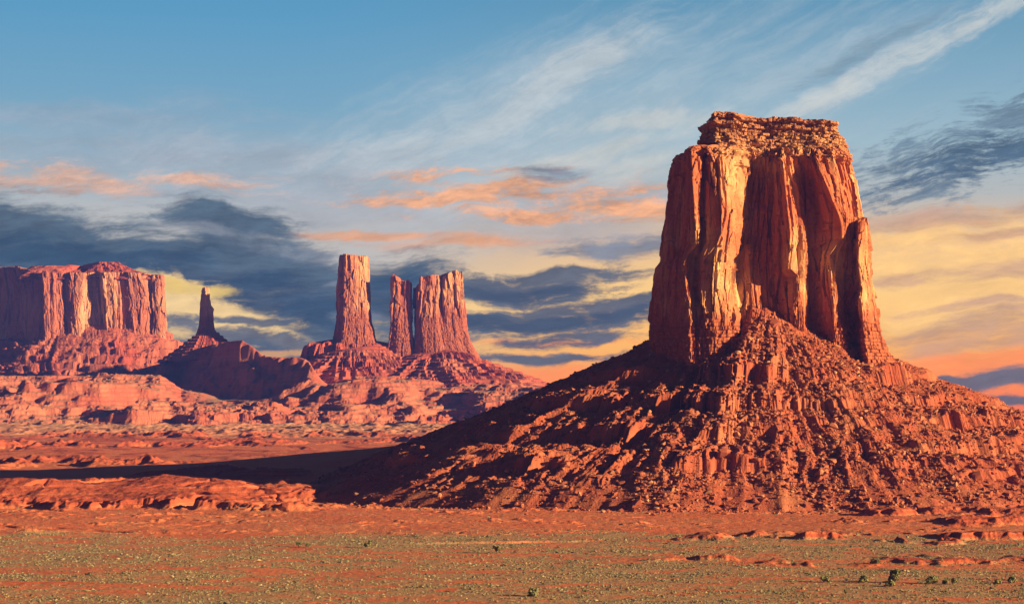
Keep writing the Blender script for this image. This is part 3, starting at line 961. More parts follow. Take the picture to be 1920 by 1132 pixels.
# lone square pillar
pil = thing('rock_pillar', 'tall square red rock pillar rising alone left of the twin towers', 'rock tower', ((662 - CX) / F * YF, YF, zf(650, YF)))
P_pil = [
    [(478, 637, -34), (560, 634, -34), (610, 631, -34), (640, 626, -34), (670, 618, -34)],
    [(478, 639, -10), (560, 637, -10), (610, 635, -8), (640, 630, -6), (670, 622, 0)],
    [(478, 646, 4), (560, 645, 5), (610, 644, 7), (640, 640, 10), (670, 632, 16)],
    [(478, 656, 4), (560, 656, 4), (610, 656, 8), (640, 656, 12), (670, 656, 20)],
    [(478, 672, 0), (560, 674, 0), (610, 676, 4), (640, 680, 8), (670, 686, 16)],
    [(478, 684, -6), (560, 687, -6), (600, 690, -4), (632, 698, 0), (670, 712, 6)],
    [(478, 688, -20), (560, 692, -20), (600, 696, -20), (632, 704, -18), (670, 720, -12)],
    [(478, 688, -50), (600, 694, -50), (670, 716, -50)],
    [(478, 642, -54), (600, 634, -54), (670, 620, -54)],
]
loft('shaft', P_pil, 478, 672, 260, YF, M_far, pil, 0.75, far_crag(2.2, 41, 566, 590), 0.0, 2, lambda S, X, Y: 5 * fbm(S / 30, 0 * S, 3, 16), rings=5)
P_ped = [
    [(646, 574, -50), (680, 560, -50), (705, 545, -50)],
    [(646, 580, -6), (680, 570, 2), (705, 556, 14)],
    [(646, 600, 14), (680, 596, 24), (705, 590, 40)],
    [(645, 622, 8), (680, 620, 18), (705, 618, 36)],
    [(645, 650, 18), (680, 652, 28), (705, 652, 46)],
    [(645, 690, 10), (680, 694, 22), (705, 698, 40)],
    [(648, 726, -4), (680, 736, 8), (705, 750, 26)],
    [(650, 740, -50), (680, 752, -50), (705, 770, -50)],
    [(650, 720, -90), (705, 740, -90)],
    [(648, 590, -90), (705, 570, -90)],
]


def d_ped(S, Z, PY):
    v, e = cells(S / 26, Z / 200, 61)
    return 16 * (v - 0.5) + 14 * (ridged(S / 34, Z / 300, 3, 63) - 0.55) + crag(S, Z, 1.8, 65, 0.7, 1.0, sst(PY, 640, 700) * 0.6, 0.5)


loft('pedestal', P_ped, 646, 706, 110, YF, M_fartalus, pil, 0.6, d_ped, 30.0, 3, lambda S, X, Y: 8 * fbm(S / 40, 0 * S, 3, 17), rings=8)
simple_cone('scree_slope', 660, YF + 20, 90, [(0, 420), (90, 400), (180, 420), (225, 470), (270, 520), (315, 480), (360, 420)],
            [(0, 320), (180, 285), (270, 300), (360, 320)], 141, M_fartalus, pil, 900, 200, 26, 0.8, 1.0, 120.0)

# twin towers
twin = thing('twin_towered_butte', 'twin towered red butte, one slim and one broad jagged tower on a shared base', 'butte', ((820 - CX) / F * YF, YF, zf(660, YF)))
P_nar = [
    [(514, 736, -30), (560, 734, -30), (610, 733, -30), (650, 728, -30), (690, 720, -30)],
    [(514, 736, 2), (560, 735, 2), (610, 734, 4), (650, 730, 8), (690, 722, 16)],
    [(514, 746, 8), (560, 745, 8), (610, 745, 10), (650, 744, 14), (690, 744, 22)],
    [(514, 760, 4), (560, 761, 4), (610, 762, 8), (650, 764, 14), (690, 768, 22)],
    [(514, 768, -6), (560, 769, -4), (610, 771, 0), (650, 776, 6), (690, 786, 14)],
    [(514, 768, -30), (560, 770, -30), (610, 773, -30), (650, 778, -30), (690, 788, -30)],
]


def zv_nar(S, X, Y):
    px = X / Y * F + CX
    top = np.interp(px, [734, 736, 741, 743, 749, 752, 758, 760, 767, 770], [519, 514, 515, 526, 528, 531, 530, 525, 524, 530])
    return (514 - top) * YF / F + 2 * fbm(S / 14, 0 * S, 3, 18)


loft('slim_tower', P_nar, 514, 692, 240, YF, M_far, twin, 0.8, far_crag(1.7, 71, 576, 600), 0.0, 2, zv_nar, rings=5)
P_bro = [
    [(507, 780, -40), (560, 779, -40), (610, 778, -40), (640, 776, -40), (690, 770, -40)],
    [(507, 781, 0), (560, 780, 0), (610, 779, 4), (640, 777, 8), (690, 772, 18)],
    [(507, 790, 10), (560, 790, 10), (610, 790, 14), (640, 790, 18), (690, 790, 28)],
    [(507, 806, 10), (560, 806, 10), (610, 806, 14), (640, 806, 20), (690, 806, 32)],
    [(507, 822, 4), (560, 822, 4), (580, 820, 6), (610, 822, 12), (640, 824, 20), (690, 826, 34)],
    [(507, 828, -8), (560, 828, -8), (590, 830, 2), (640, 836, 14), (690, 840, 30)],
    [(507, 834, 6), (560, 833, 6), (610, 838, 8), (640, 846, 14), (690, 856, 28)],
    [(507, 850, 4), (560, 850, 4), (610, 854, 6), (640, 864, 8), (690, 882, 20)],
    [(507, 864, -4), (560, 865, -4), (610, 870, -2), (640, 880, 2), (690, 904, 12)],
    [(507, 866, -22), (560, 868, -22), (610, 873, -22), (640, 884, -22), (690, 912, -20)],
    [(507, 862, -60), (640, 880, -60), (690, 900, -60)],
    [(507, 784, -64), (690, 776, -64)],
]


def zv_bro(S, X, Y):
    px = X / Y * F + CX
    top = np.interp(px, [779, 784, 789, 792, 803, 806, 812, 828, 832, 838, 846, 850, 858, 862, 866, 868], [538, 536, 518, 520, 517, 519, 516, 516, 518, 516, 510, 507, 507, 512, 508, 518])
    return (507 - top) * YF / F + 2 * fbm(S / 12, 0 * S, 3, 19)


loft('broad_tower', P_bro, 507, 692, 260, YF, M_far, twin, 0.8, far_crag(1.7, 83, 576, 606), 0.0, 2, zv_bro, rings=5)
simple_cone('scree_slope', 815, YF + 10, 60, [(0, 520), (90, 450), (180, 400), (225, 470), (270, 540), (315, 560), (360, 520)],
            [(0, 300), (180, 290), (270, 286), (315, 300), (360, 300)], 161, M_fartalus, twin, 1000, 220, 26, 0.75, 1.0, 130.0)

# big mesa on the left
YM = 6700.0
mesa = thing('flat_topped_mesa', 'broad flat topped mesa with fluted pink cliffs and shaded left wall', 'mesa', ((180 - CX) / F * YM, YM, zf(650, YM)))
P_mesa = [
    [(505, -220, -300), (560, -230, -300), (625, -240, -300), (680, -260, -300)],
    [(505, 30, -60), (560, 40, -50), (625, 36, -44), (680, 24, -30)],
    [(505, 72, -8), (520, 74, -8), (560, 76, -6), (625, 74, 0), (680, 66, 14)],
    [(505, 80, 8), (560, 82, 8), (625, 82, 12), (680, 80, 26)],
    [(505, 100, 6), (560, 102, 6), (625, 102, 10), (680, 102, 26)],
    [(505, 110, -1), (560, 110, -1), (600, 112, 0), (680, 112, 14)],
    [(505, 124, -3), (560, 124, -3), (600, 124, -2), (680, 124, 14)],
    [(505, 134, 6), (560, 140, 8), (625, 140, 12), (680, 140, 28)],
    [(505, 158, 0), (560, 154, 2), (625, 154, 8), (680, 154, 26)],
    [(505, 164, -8), (560, 162, -8), (600, 160, -6), (680, 160, 14)],
    [(505, 184, -12), (560, 190, -12), (600, 194, -8), (680, 194, 14)],
    [(505, 190, 4), (560, 198, 6), (625, 200, 10), (680, 200, 28)],
    [(505, 214, 0), (560, 218, 2), (625, 220, 8), (680, 220, 26)],
    [(505, 222, -14), (560, 228, -12), (600, 230, -6), (680, 230, 16)],
    [(505, 240, 0), (560, 246, 0), (625, 246, 6), (680, 246, 22)],
    [(505, 262, -4), (530, 270, -6), (560, 276, -4), (625, 276, 4), (680, 276, 20)],
    [(505, 280, -12), (530, 284, -12), (560, 284, -8), (625, 284, 0), (680, 284, 16)],
    [(505, 296, -6), (560, 298, -6), (625, 300, 0), (680, 302, 16)],
    [(505, 304, -10), (560, 308, -10), (600, 310, -8), (625, 312, -4), (680, 318, 8)],
    [(505, 305, -40), (560, 310, -40), (625, 313, -40), (680, 320, -40)],
    [(505, 280, -300), (680, 290, -300)],
    [(505, -180, -420), (680, -200, -420)],
]


def zv_mesa(S, X, Y):
    px = X / Y * F + CX
    top = np.interp(px, [-100, 30, 72, 80, 250, 300, 310], [494, 494, 512, 512, 510, 514, 514])
    return (505 - top) * YM / F + 3 * fbm(S / 30, 0 * S, 3, 20)


loft('cliff', P_mesa, 505, 690, 220, YM, M_mesa, mesa, 0.55, far_crag(2.2, 95, 606, 640, 1.3), 0.0, 3, zv_mesa, rings=6)
P_mcap = [
    [(488, 60, -70), (492, 56, -70), (500, 40, -70), (512, 34, -70), (522, 34, -70)],
    [(488, 90, -50), (492, 84, -46), (500, 60, -30), (512, 40, -20), (522, 36, -16)],
    [(488, 120, -50), (500, 90, -26), (514, 84, -4), (522, 82, 6)],
    [(488, 160, -50), (500, 150, -36), (514, 146, -10), (522, 146, 0)],
    [(488, 184, -36), (500, 176, -30), (514, 172, -20), (522, 172, -10)],
    [(488, 222, -36), (500, 226, -24), (514, 232, -8), (522, 232, 0)],
    [(488, 228, -40), (495, 240, -36), (503, 254, -26), (511, 280, -20), (522, 290, -10)],
    [(488, 230, -60), (495, 242, -60), (503, 258, -60), (511, 296, -60), (522, 302, -60)],
    [(488, 220, -100), (522, 290, -140)],
    [(488, 70, -100), (522, 40, -140)],
]


def zv_mcap(S, X, Y):
    px = X / Y * F + CX
    top = np.interp(px, [30, 56, 62, 120, 132, 137, 142, 166, 180, 186, 222, 228, 232], [494, 494, 493, 495, 492, 494, 501, 500, 490, 488, 488, 492, 496])
    return (488 - top) * YM / F + 2 * fbm(S / 20, 0 * S, 3, 22)


loft('rubble_cap', P_mcap, 488, 523, 60, YM, M_fartalus, mesa, 0.5, lambda S, Z, PY: 4 * fbm(S / 22, Z / 10, 4, 99) + 5 * (cells(S / 14, Z / 8, 98)[0] - 0.5), 0.0, 2, zv_mcap, rings=5)


def mesa_apron():
    """scree below the mesa cliff, as a sheet along the foot of the wall"""
    s = np.linspace(0, 1, 900)
    line = np.array([(-240, -290), (20, -52), (76, -2), (140, 6), (200, 6), (260, 0), (312, -10), (318, -60), (300, -200)], float)
    q = np.linspace(0, 1, len(line))
    px, d = np.interp(s, q, line[:, 0]), np.interp(s, q, line[:, 1])
    k = YM / F
    for _ in range(30):
        px[1:-1] = (px[:-2] + px[1:-1] * 2 + px[2:]) / 4
        d[1:-1] = (d[:-2] + d[1:-1] * 2 + d[2:]) / 4
    Y = YM - d * k
    X = (px - CX) / F * Y
    tx, ty = np.gradient(X), np.gradient(Y)
    ln = np.hypot(tx, ty)
    nx, ny = ty / ln, -tx / ln
    for _ in range(60):
        nx[1:-1] = (nx[:-2] + nx[1:-1] * 2 + nx[2:]) / 4
        ny[1:-1] = (ny[:-2] + ny[1:-1] * 2 + ny[2:]) / 4
    t = np.linspace(0, 1, 160)[:, None]
    wid = 300.0
    arc = np.cumsum(ln)[None, :]
    XX = X + nx * (t * wid - 30)
    YY = Y + ny * (t * wid - 30)
    z0 = zf(608, YM)
    ztop = z0 + 14 * np.interp(px, [0, 80, 180, 200, 240, 300], [-1.4, -1, 0.3, 0.8, 0.6, -0.6])[None, :]
    Z = 175 + (ztop - 175) * (1 - t) ** 1.1
    env = np.sin(np.pi * t) ** 0.7
    wr = 0.7 * fbm(XX / 200, YY / 200, 3, 181)
    h = env * (34 * (ridged(arc / 130 + 1.2 * wr, t * 1.2 + wr, 2, 183) - 0.6) + 9 * (ridged(arc / 36 + 2 * wr, t * 1.2, 3, 185) - 0.6)) + stair(Z + 3 * wr, 11.0, 0.7, 0.3)
    h = h + stair(Z + h + 10 * fbm(XX / 180, YY / 180, 2, 187), 30, 0.8, 0.25) * sst(fbm(XX / 240, YY / 240, 2, 189), -0.3, 0.2) + 6 * fbm(XX / 40, YY / 40, 4, 191, 0.6)
    Z = Z + h * sst(t, 0, 0.1)
    mesh_raw('scree_slope', np.stack([XX, YY, Z], -1), grid_faces(160, 900), M_fartalus, False, mesa)


mesa_apron()

# slender spire
YS = 6200.0
spire = thing('rock_spire', 'slender rock spire with a stepped shoulder on a dark cone right of the mesa', 'rock spire', ((388 - CX) / F * YS, YS, zf(640, YS)))
P_sp = [
    [(539, 379, -10), (556, 378, -10), (572, 376, -10), (590, 375, -10), (606, 374, -10), (625, 368, -10), (640, 362, -10)],
    [(539, 382, 2), (556, 381, 2), (572, 379, 2), (590, 378, 3), (606, 377, 4), (625, 373, 6), (640, 368, 9)],
    [(539, 386, 4), (556, 386, 4), (572, 387, 4), (590, 388, 5), (606, 388, 6), (625, 388, 8), (640, 388, 12)],
    [(539, 389, 0), (556, 390, 0), (572, 392, 0), (578, 396, 0), (606, 397, 2), (625, 400, 4), (640, 406, 8)],
    [(539, 390, -8), (556, 391, -8), (572, 393, -8), (579, 399, -8), (606, 400, -8), (625, 404, -8), (640, 412, -8)],
    [(539, 387, -16), (572, 390, -18), (606, 396, -20), (640, 404, -22)],
    [(539, 381, -16), (572, 379, -18), (606, 378, -20), (640, 370, -22)],
]
loft('shaft', P_sp, 539, 642, 150, YS, M_far, spire, 1.0, far_crag(1.3, 107, 600, 620), 0.0, 1, lambda S, X, Y: 3 * fbm(S / 10, 0 * S, 2, 23), rings=4)
simple_cone('scree_slope', 388, YS, 24, [(0, 150), (90, 160), (180, 170), (270, 150), (360, 150)],
            [(0, 372), (180, 364), (270, 366), (360, 372)], 201, M_fartalus, spire, 600, 160, 22, 0.3, 1.1, 262.0)


# ------------------------------------------------------------------ stepped hills under the far formations
def far_hills():
    us = np.linspace(-0.31, 0.075, 1000)
    ys = np.concatenate([np.linspace(4700, 6150, 560), np.linspace(6160, 8200, 60)])
    Y, U = np.meshgrid(ys, us, indexing='ij')
    X = U * Y
    px = U * F + CX
    n1 = fbm(X / 380, Y / 380, 4, 211)
    n2 = fbm(X / 120, Y / 120, 4, 212)
    sp = ridged(X / 190 + 0.5 * n1, Y / 260 + 0.3 * n2, 3, 213) - 0.55
    gl = ridged(X / 52 + 0.6 * n2, Y / 80 + 0.5 * n1, 4, 215) - 0.5
    def step(e, wid, h, a, b, seed):
        wid = wid * 1.35
        b = b * (1.0 if e < 5300 else 0.4)
        d = Y - e + a * (n1 * 1.1 + 0.5 * fbm(X / 150, Y / 170, 3, seed)) + b * sp * 0.8 + b * 0.25 * gl + 10 * n2
        cf = 0.08 + 0.34 * sst(fbm(X / 300, Y / 300, 2, seed + 50), -0.4, 0.4)
        up = sst(d, -wid, 10) * (1 - cf) + cf * sst(d, -wid * 0.16, 0.0)
        return h * up
    z = 55.0 + 0 * X
    z += step(4980, 120, 40, 110, 60, 221) * (0.6 + 0.5 * sst(n1, -0.3, 0.3))
    z += step(5110, 80, 28, 90, 60, 223)
    bench = np.interp(px, [-120, 150, 300, 340, 430, 560, 760, 1000, 1080], [1, 1, 0.9, 0.15, 0.5, 1, 1, 0.75, 0.3])
    z += step(5400, 170, 58, 130, 100, 225) * bench
    left = 1 - sst(px, 330, 480)
    z += step(5700, 140, 30, 80, 70, 227) * left
    midp = gauss(px, 690, 220)
    z += step(5640, 150, 18, 80, 60, 229) * midp
    z += 4 * fbm(X / 45, Y / 70, 4, 231, 0.6) + 3 * n2
    z += (stair(z + 7 * n2, 13.0, 0.42, 0.35) + (2 + 3 * (1 - sst(Y, 5150, 5350))) * (ridged(X / 34 + n2, Y / 48, 3, 233) - 0.55) * sst(n1 + 0.4 * n2, -0.5, 0.1)) * (1 - sst(Y, 6100, 6300))
    # dark hollow between the mesa and the pillar, closed by a ridge at the back
    V = sst(px, 330, 420) * (1 - sst(px, 505, 560)) * sst(Y + 60 * n2, 5330, 5480) * (1 - 0.0 * px)
    z = z * (1 - V) + (128 + 0.055 * (Y - 5400) + 6 * n2) * V
    # long escarpment that turns its face away from the evening sun, from the pillar back to the mesa
    p1, p2 = np.array([-640.0, 5640.0]), np.array([-1345.0, 6560.0])
    dv = (p2 - p1) / np.hypot(*(p2 - p1))
    De = (X - p1[0]) * dv[1] - (Y - p1[1]) * dv[0] + 34 * n2 + 20 * n1
    top = np.interp(px, [200, 240, 330, 400, 455, 475, 500, 580, 640], [150, 200, 270, 318, 322, 300, 268, 262, 150]) + 3 * n2
    z = z + np.maximum(top - z, 0) * (0.8 * np.clip((De + 120) / 120, 0, 1) + 0.2 * sst(De, -22, 0)) * (1 - sst(px, 560, 640))
    z = np.where(Y > 6350, z - (z - 62) * sst(Y, 6700, 8100), z)
    z -= 30 * (1 - sst(Y, 4700, 4850))
    z -= (z - 40) * sst(px, 1020, 1200)
    o = mesh_raw('hills', np.stack([X, Y, z], -1), grid_faces(len(ys), len(us)), M_hill, False, None)
    tag(o, 'stepped red benches and eroded hills below the distant buttes', 'hills', None, 'structure')


def hill_mat():
    m, t, b = new_mat('bench_rock')
    g = t.node('ShaderNodeNewGeometry')
    pos = g.outputs['Position']
    nz = t.sep(g.outputs['True Normal'])[2]
    n1 = t.noise(t.vmul(pos, (0.006, 0.006, 0.02)), 1.0, 6.0, 0.6)
    n2 = t.noise(t.vmul(pos, (0.05, 0.05, 0.08)), 1.0, 6.0, 0.62)
    bed = t.noise(t.vmul(pos, (0.002, 0.002, 0.12)), 1.0, 5.0, 0.65)
    c = t.mix(t.ss(n1, 0.35, 0.65), (0.39, 0.10, 0.055), (0.45, 0.16, 0.09))
    c = t.mix(t.mul(t.ss(bed, 0.48, 0.66), 0.5), c, (0.30, 0.10, 0.065))
    flat = t.mix(n2, (0.46, 0.28, 0.17), (0.33, 0.24, 0.13))        # sandy, thinly grassed flats
    c = t.mix(t.mul(t.ss(nz, 0.90, 0.985), 0.8), c, flat)
    t.put(b.inputs['Base Color'], c)
    bp = t.node('ShaderNodeBump')
    bp.inputs['Strength'].default_value = 0.5
    bp.inputs['Distance'].default_value = 4.0
    t.put(bp.inputs['Height'], n2)
    t.l.new(bp.outputs[0], b.inputs['Normal'])
    return m


M_hill = hill_mat()
far_hills()


def right_hill():
    Yc, pxc = 8200.0, 1950.0
    cx = (pxc - CX) / F * Yc
    th = np.linspace(0, 2 * np.pi, 200, endpoint=False)
    t = np.linspace(0, 1, 60)[:, None]
    X = cx + 190 * t * np.cos(th)
    Y = Yc + 190 * t * np.sin(th)
    Z = 50 + 90 * (1 - t ** 1.2) + 8 * fbm(X / 50, Y / 50, 4, 241)
    o = mesh_raw('hill', np.stack([X, Y, Z], -1), grid_faces(60, 200, True), M_fartalus, True)
    tag(o, 'small dark hill on the horizon at the end of the rubble slope', 'hill', None, 'structure')


right_hill()

# ------------------------------------------------------------------ rocks
rnd = random.Random(5)
nrg = np.random.RandomState(11)


def hull(npts, flat=0.75, seed=0):
    rr = random.Random(seed)
    bm = bmesh.new()
    for _ in range(npts):
        v = Vector((rr.gauss(0, 1), rr.gauss(0, 1), rr.gauss(0, 1))).normalized()
        v = Vector((max(-0.72, min(0.72, v.x)), max(-0.72, min(0.72, v.y)), max(-0.66, min(0.66, v.z)))) * rr.uniform(0.85, 1.15)
        v.z *= flat
        bm.verts.new(v)
    bmesh.ops.convex_hull(bm, input=bm.verts[:])
    bmesh.ops.delete(bm, geom=[v for v in bm.verts if not v.link_faces], context='VERTS')
    bmesh.ops.triangulate(bm, faces=bm.faces[:])
    bmesh.ops.recalc_face_normals(bm, faces=bm.faces[:])
    bm.verts.index_update()
    co = np.array([v.co[:] for v in bm.verts], np.float32)
    fa = np.array([[v.index for v in f.verts] for f in bm.faces], np.int32)
    bm.free()
    return co, fa


HULLS = [hull(13, rnd.uniform(0.5, 0.9), 100 + i) for i in range(14)]


def rotm(rz, rx):
    c, s = np.cos(rz), np.sin(rz)
    c2, s2 = np.cos(rx), np.sin(rx)
    return np.array([[c, -s, 0], [s, c, 0], [0, 0, 1]]) @ np.array([[1, 0, 0], [0, c2, -s2], [0, s2, c2]])


def merge(name, shapes, pos, size, mat, tilt=0.5, smooth=False, zs=1.0):
    """one mesh of many small bodies"""
    vs, fs, off = [], [], 0
    which = nrg.randint(0, len(shapes), len(pos))
    for i, (co, fa) in enumerate(shapes):
        idx = np.where(which == i)[0]
        if not len(idx):
            continue
        groups = np.array_split(idx, min(24, len(idx)))
        for g in groups:
            M = rotm(nrg.rand() * 6.28, (nrg.rand() - 0.5) * 2 * tilt)
            c = (co @ M.T.astype(np.float32)) * np.array([1, 1, zs], np.float32)
            sc = size[g][:, None, None] * (0.75 + 0.5 * nrg.rand(len(g), 1, 3))
            v = c[None] * sc + pos[g][:, None, :]
            f = fa[None] + (np.arange(len(g)) * len(co))[:, None, None] + off
            vs.append(v.reshape(-1, 3))
            fs.append(f.reshape(-1, 3))
            off += len(g) * len(co)
    return mesh_raw(name, np.concatenate(vs), np.concatenate(fs), mat, smooth)


# scatter on the scree
nr_, nt_ = TZ.shape
ri = (nrg.rand(90000) ** 0.75 * (nr_ - 12)).astype(int) + 8
ci = nrg.randint(0, 1750, 90000)
X_, Y_, Z_ = TX[ri, ci], TY[ri, ci], TZ[ri, ci]
ang = np.degrees(TTH[ci]) % 360
dens = 0.25 + 0.75 * sst(fbm(X_ / 60, Y_ / 60, 3, 301), -0.4, 0.4)
dens *= 0.30 + 0.70 * sst(ang, 222, 255)
dens *= sst(ri / nr_, 0.02, 0.1)
keep = nrg.rand(len(ri)) < dens
X_, Y_, Z_, ri, ang = X_[keep], Y_[keep], Z_[keep], ri[keep], ang[keep]
size = 0.42 + nrg.pareto(1.75, len(X_)) * 0.45
size = np.minimum(size, 3.0)
# a thinning fringe of stones beyond the toe
fa = np.radians(nrg.uniform(205, 345, 5200))
fr_ = main_rtoe(fa) - 16 + nrg.exponential(17, len(fa))
fx, fy = BX + fr_ * np.cos(fa), BY + fr_ * np.sin(fa)
fz = terrain(fx, fy)[0]
fs_ = np.minimum(0.35 + nrg.pareto(1.9, len(fa)) * 0.4, 2.6)
kf = nrg.rand(len(fa)) < 0.25 + 0.75 * sst(fbm(fx / 30, fy / 30, 3, 305), -0.3, 0.3)
PX_ = np.concatenate([np.stack([X_, Y_, Z_ + size * 0.15], -1), np.stack([fx, fy, fz + fs_ * 0.1], -1)[kf]])
o = merge('rubble', HULLS, PX_, np.concatenate([size, fs_[kf]]), M_stone)
tag(o, 'broken red rubble spread over the scree below the great cliff', 'rubble', None, 'stuff')


# individual boulders
BM = []
for i, (co, fa) in enumerate([hull(22, rnd.uniform(0.55, 0.95), 500 + i) for i in range(12)]):
    ob = mesh_raw('boulder', co, fa, M_stone)
    BM.append(ob.data)
    bpy.data.objects.remove(ob)


def ray_to_slope(px, py):
    """grid point of the scree that shows at a photo position (nearest to the viewer)"""
    PXg = TX / TY * F + CX
    PYg = HY + (ZC - TZ) / TY * F
    m = (PXg - px) ** 2 + (PYg - py) ** 2 + (TY - 1500) * 0.004
    i = np.unravel_index(np.argmin(m), m.shape)
    return TX[i], TY[i], TZ[i]


def boulder(loc, s, label, group, mesh=None):
    b = bpy.data.objects.new('boulder', mesh or rnd.choice(BM))
    COL.objects.link(b)
    b.location = (loc[0], loc[1], loc[2] + 0.22 * s)
    b.scale = (s * rnd.uniform(0.9, 1.3), s * rnd.uniform(0.8, 1.1), s * rnd.uniform(0.7, 1.0))
    b.rotation_euler = (rnd.uniform(-0.4, 0.4), rnd.uniform(-0.4, 0.4), rnd.uniform(0, 6.28))
    tag(b, label, 'boulder', group)
    return b


for px, py, s, lab in (
        (1452, 610, 7.5, 'large tilted boulder near the top of the rubble slope just under the cliff'),
        (1356, 852, 5.5, 'big pale flat boulder low on the shaded left of the rubble slope'),
        (1832, 895, 6.5, 'rounded pale boulder perched low on the far right of the slope'),
        (1553, 915, 3.6, 'small round boulder perched on an earth pillar at the foot of the slope'),
        (1562, 802, 6.0, 'pale angular boulder in mid slope right of the dark gully'),
        (1418, 865, 5.5, 'pale boulder beside the dark hollow low in the middle of the slope'),
        (1476, 648, 5.0, 'squat boulder a little below the topmost large boulder'),
        (1195, 946, 5.5, 'pale flat boulder at the very foot of the slope on its left')):
    boulder(ray_to_slope(px, py), s, lab, None)

cand = np.where((ri > nr_ * 0.10) & (ang > 222) & (ang < 352))[0]
pick = nrg.choice(cand, 285, replace=False)
for i in pick:
    s = min(1.9 + rnd.paretovariate(2.2) * 0.9, 5.5)
    boulder((X_[i], Y_[i], Z_[i]), s, 'angular red boulder strewn among many on the rubble slope of the great butte', 'boulders strewn over the rubble slope')

# ------------------------------------------------------------------ sagebrush flats
def tuft(seed):
    rr = random.Random(seed)
    bm = bmesh.new()
    for _ in range(11):
        a, e = rr.uniform(0, 6.28), rr.uniform(-0.1, 1.4)
        r_ = rr.uniform(0.65, 1.15)
        bm.verts.new((math.cos(a) * math.cos(e) * r_, math.sin(a) * math.cos(e) * r_, math.sin(e) * 0.85 * r_))
    bmesh.ops.convex_hull(bm, input=bm.verts[:])
    bmesh.ops.delete(bm, geom=[v for v in bm.verts if not v.link_faces], context='VERTS')
    bmesh.ops.triangulate(bm, faces=bm.faces[:])
    bmesh.ops.recalc_face_normals(bm, faces=bm.faces[:])
    bm.verts.index_update()
    co = np.array([v.co[:] for v in bm.verts], np.float32)
    fa = np.array([[v.index for v in f.verts] for f in bm.faces], np.int32)
    bm.free()
    return co, fa


def scatter_scrub():
    n = 290000
    yy = np.sqrt(nrg.rand(n) * (1660.0 ** 2 - 790.0 ** 2) + 790.0 ** 2)
    uu = (nrg.rand(n) - 0.5) * 2 * 0.30
    xx = uu * yy
    z, s, p, _mu = terrain(xx, yy)
    k = nrg.rand(n) < 1.15 * (s ** 1.05) * (0.15 + 0.85 * sst(fbm(xx / 26, yy / 26, 4, 311) + 0.5 * fbm(xx / 110, yy / 60, 2, 317), -0.35, 0.35)) + 0.01 + 0.11 * sst(fbm(xx / 45, yy / 30, 4, 313), 0.15, 0.6)
    xx, yy, z = xx[k], yy[k], z[k]
    size = 0.30 + 0.6 * nrg.rand(len(xx)) ** 2.5 + (nrg.rand(len(xx)) < 0.035) * nrg.rand(len(xx)) * 0.9
    o = merge('sagebrush', [tuft(700 + i) for i in range(10)], np.stack([xx, yy, z - 0.08], -1), size, M_scrub, 0.15, False, 0.85)
    tag(o, 'low grey green sagebrush covering the flats in the foreground', 'sagebrush', None, 'stuff')


scatter_scrub()


# junipers
def crown_mesh(w_, h_, seed):
    rs = np.random.RandomState(seed)
    nb = 7
    cen = np.stack([rs.uniform(-0.32, 0.32, nb) * w_, rs.uniform(-0.32, 0.32, nb) * w_, rs.uniform(0.30, 0.74, nb) * h_], -1)
    rad = rs.uniform(0.17, 0.28, nb) * w_
    n = 620
    b = rs.randint(0, nb, n)
    d = rs.normal(size=(n, 3))
    d /= np.linalg.norm(d, axis=1)[:, None]
    p = cen[b] + d * (rad[b] * rs.uniform(0.5, 1.08, n))[:, None]
    p[:, 2] = np.maximum(p[:, 2], 0.06 * h_)
    L = 0.075 * w_ * rs.uniform(0.7, 1.5, n)
    t1 = np.cross(d, rs.normal(size=(n, 3)))
    t1 /= np.linalg.norm(t1, axis=1)[:, None]
    t2 = np.cross(d, t1) + 0.6 * d
    v = np.stack([p - t1 * L[:, None], p + t2 * L[:, None], p + t1 * L[:, None], p - t2 * L[:, None] * 0.6], 1)
    return v.reshape(-1, 3), np.arange(4 * n).reshape(-1, 4)


def trunk_mesh(w_, h_, seed):
    rs = np.random.RandomState(seed)
    vs, fs, off = [], [], 0
    for k in range(4):
        a = rs.uniform(0, 6.28)
        tip = np.array([math.cos(a) * 0.28 * w_ * (k > 0), math.sin(a) * 0.28 * w_ * (k > 0), (0.75 if k == 0 else 0.55) * h_])
        st = np.array([0, 0, -0.15]) if k == 0 else np.array([0, 0, 0.12 * h_])
        r0 = (0.055 if k == 0 else 0.03) * w_
        for i, t in enumerate((0, 0.4, 0.75, 1.0)):
            c = st + (tip - st) * t + rs.normal(size=3) * 0.02 * w_
            rr = r0 * (1 - 0.85 * t)
            for j in range(7):
                q = 2 * math.pi * j / 7
                vs.append(c + np.array([math.cos(q) * rr, math.sin(q) * rr, 0]))
        for i in range(3):
            for j in range(7):
                fs.append([off + i * 7 + j, off + i * 7 + (j + 1) % 7, off + (i + 1) * 7 + (j + 1) % 7, off + (i + 1) * 7 + j])
        off += 28
    return np.array(vs), np.array(fs)


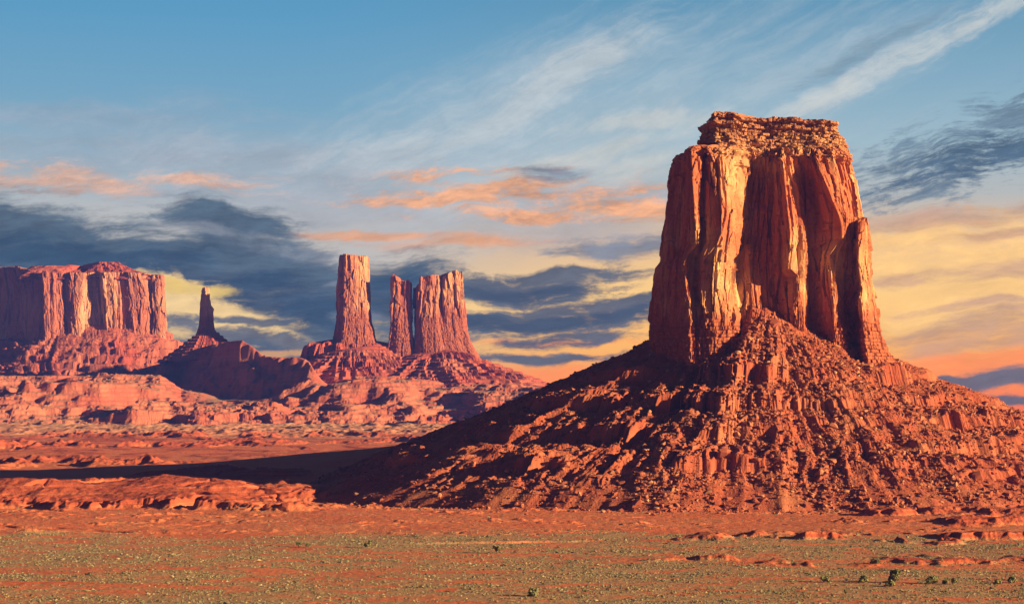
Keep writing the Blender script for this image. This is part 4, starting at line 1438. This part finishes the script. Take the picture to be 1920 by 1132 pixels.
JUN = [  # px, py of the base, width and height in photo units, label
    (1679, 1092, 30, 25, 'largest rounded juniper bush on the red earth at lower right'),
    (1668, 1099, 17, 12, 'low juniper at the foot of the largest bush'),
    (1547, 1091, 17, 13, 'dark juniper standing alone on a red patch, second bush left of the largest'),
    (1620, 1092, 18, 13, 'dark green juniper nearest to the largest bush on its left'),
    (1748, 1094, 25, 16, 'broad green juniper just right of the largest bush'),
    (1772, 1094, 12, 9, 'small pale juniper between a broad bush and a dark round one'),
    (1786, 1095, 15, 13, 'dark round juniper right of the small pale one'),
    (1871, 1094, 14, 8, 'low sparse juniper left of the dark bush near the right edge'),
    (1899, 1092, 18, 12, 'dark juniper bush closest to the right edge of the picture'),
    (1586, 1114, 9, 12, 'upright little juniper in the sage below the row of bushes'),
    (1000, 1117, 21, 15, 'dense dark juniper alone near the bottom centre'),
    (1097, 1112, 10, 11, 'small thin juniper on a red strip right of the bottom centre bush'),
    (932, 1037, 17, 16, 'rounded juniper at the end of the dark wash'),
    (690, 1027, 14, 15, 'upright juniper on the boundary of sage and red sand'),
    (560, 1025, 11, 12, 'dark juniper, left one of a close pair by the sage edge'),
    (578, 1026, 9, 8, 'smaller juniper, right one of a close pair by the sage edge'),
    (470, 1048, 9, 6, 'tiny dark juniper in open sage at lower left'),
    (1640, 1056, 18, 7, 'low dark juniper scrub on red ground above the row of bushes'),
]
for i, (px, py, ww, hh, lab) in enumerate(JUN):
    Yt = 1000.0
    for _ in range(12):
        x = (px - CX) / F * Yt
        z0 = float(terrain(np.array([x]), np.array([Yt]))[0][0])
        Yt = (ZC - z0) * F / (py - HY)
    x = (px - CX) / F * Yt
    k = Yt / F
    t = thing('juniper_bush', lab, 'juniper', (x, Yt, z0), 'junipers dotted over the flats')
    cv, cf = crown_mesh(ww * k, hh * k * 1.1, 900 + i)
    tv, tf = trunk_mesh(ww * k, hh * k, 950 + i)
    for nm, v, f, mt in (('crown', cv, cf, M_leaf), ('trunk', tv, tf, M_bark)):
        ob = mesh_raw(nm, v, f, mt)
        ob.parent = t

# ------------------------------------------------------------------ haze
HZ = dict(x0=-5200, x1=5200, y0=-400, y1=9600, z0=-8, z1=640)


def haze():
    bm = bmesh.new()
    bmesh.ops.create_cube(bm, size=1.0)
    me = bpy.data.meshes.new('haze')
    bm.to_mesh(me)
    bm.free()
    o = bpy.data.objects.new('haze', me)
    COL.objects.link(o)
    # the corners take in the whole ground sheet
    gx = 7 * math.sqrt(8480 ** 2 + 500 ** 2) + 50
    o.scale = (2 * gx, 8540 + 2600, HZ['z1'] - HZ['z0'])
    o.location = (0, (8540 - 2600) / 2, (HZ['z1'] + HZ['z0']) / 2)
    m = bpy.data.materials.new('air')
    m.use_nodes = True
    m.node_tree.nodes.clear()
    t = NT(m.node_tree)
    pv_ = t.node('ShaderNodeVolumePrincipled')
    pv_.inputs['Color'].default_value = (0.07, 0.19, 1.0, 1)
    pv_.inputs['Density'].default_value = 0.000034
    pv_.inputs['Anisotropy'].default_value = 0.0
    ou = t.node('ShaderNodeOutputMaterial')
    t.l.new(pv_.outputs[0], ou.inputs['Volume'])
    me.materials.append(m)
    tag(o, None, None, None, 'stuff')


haze()
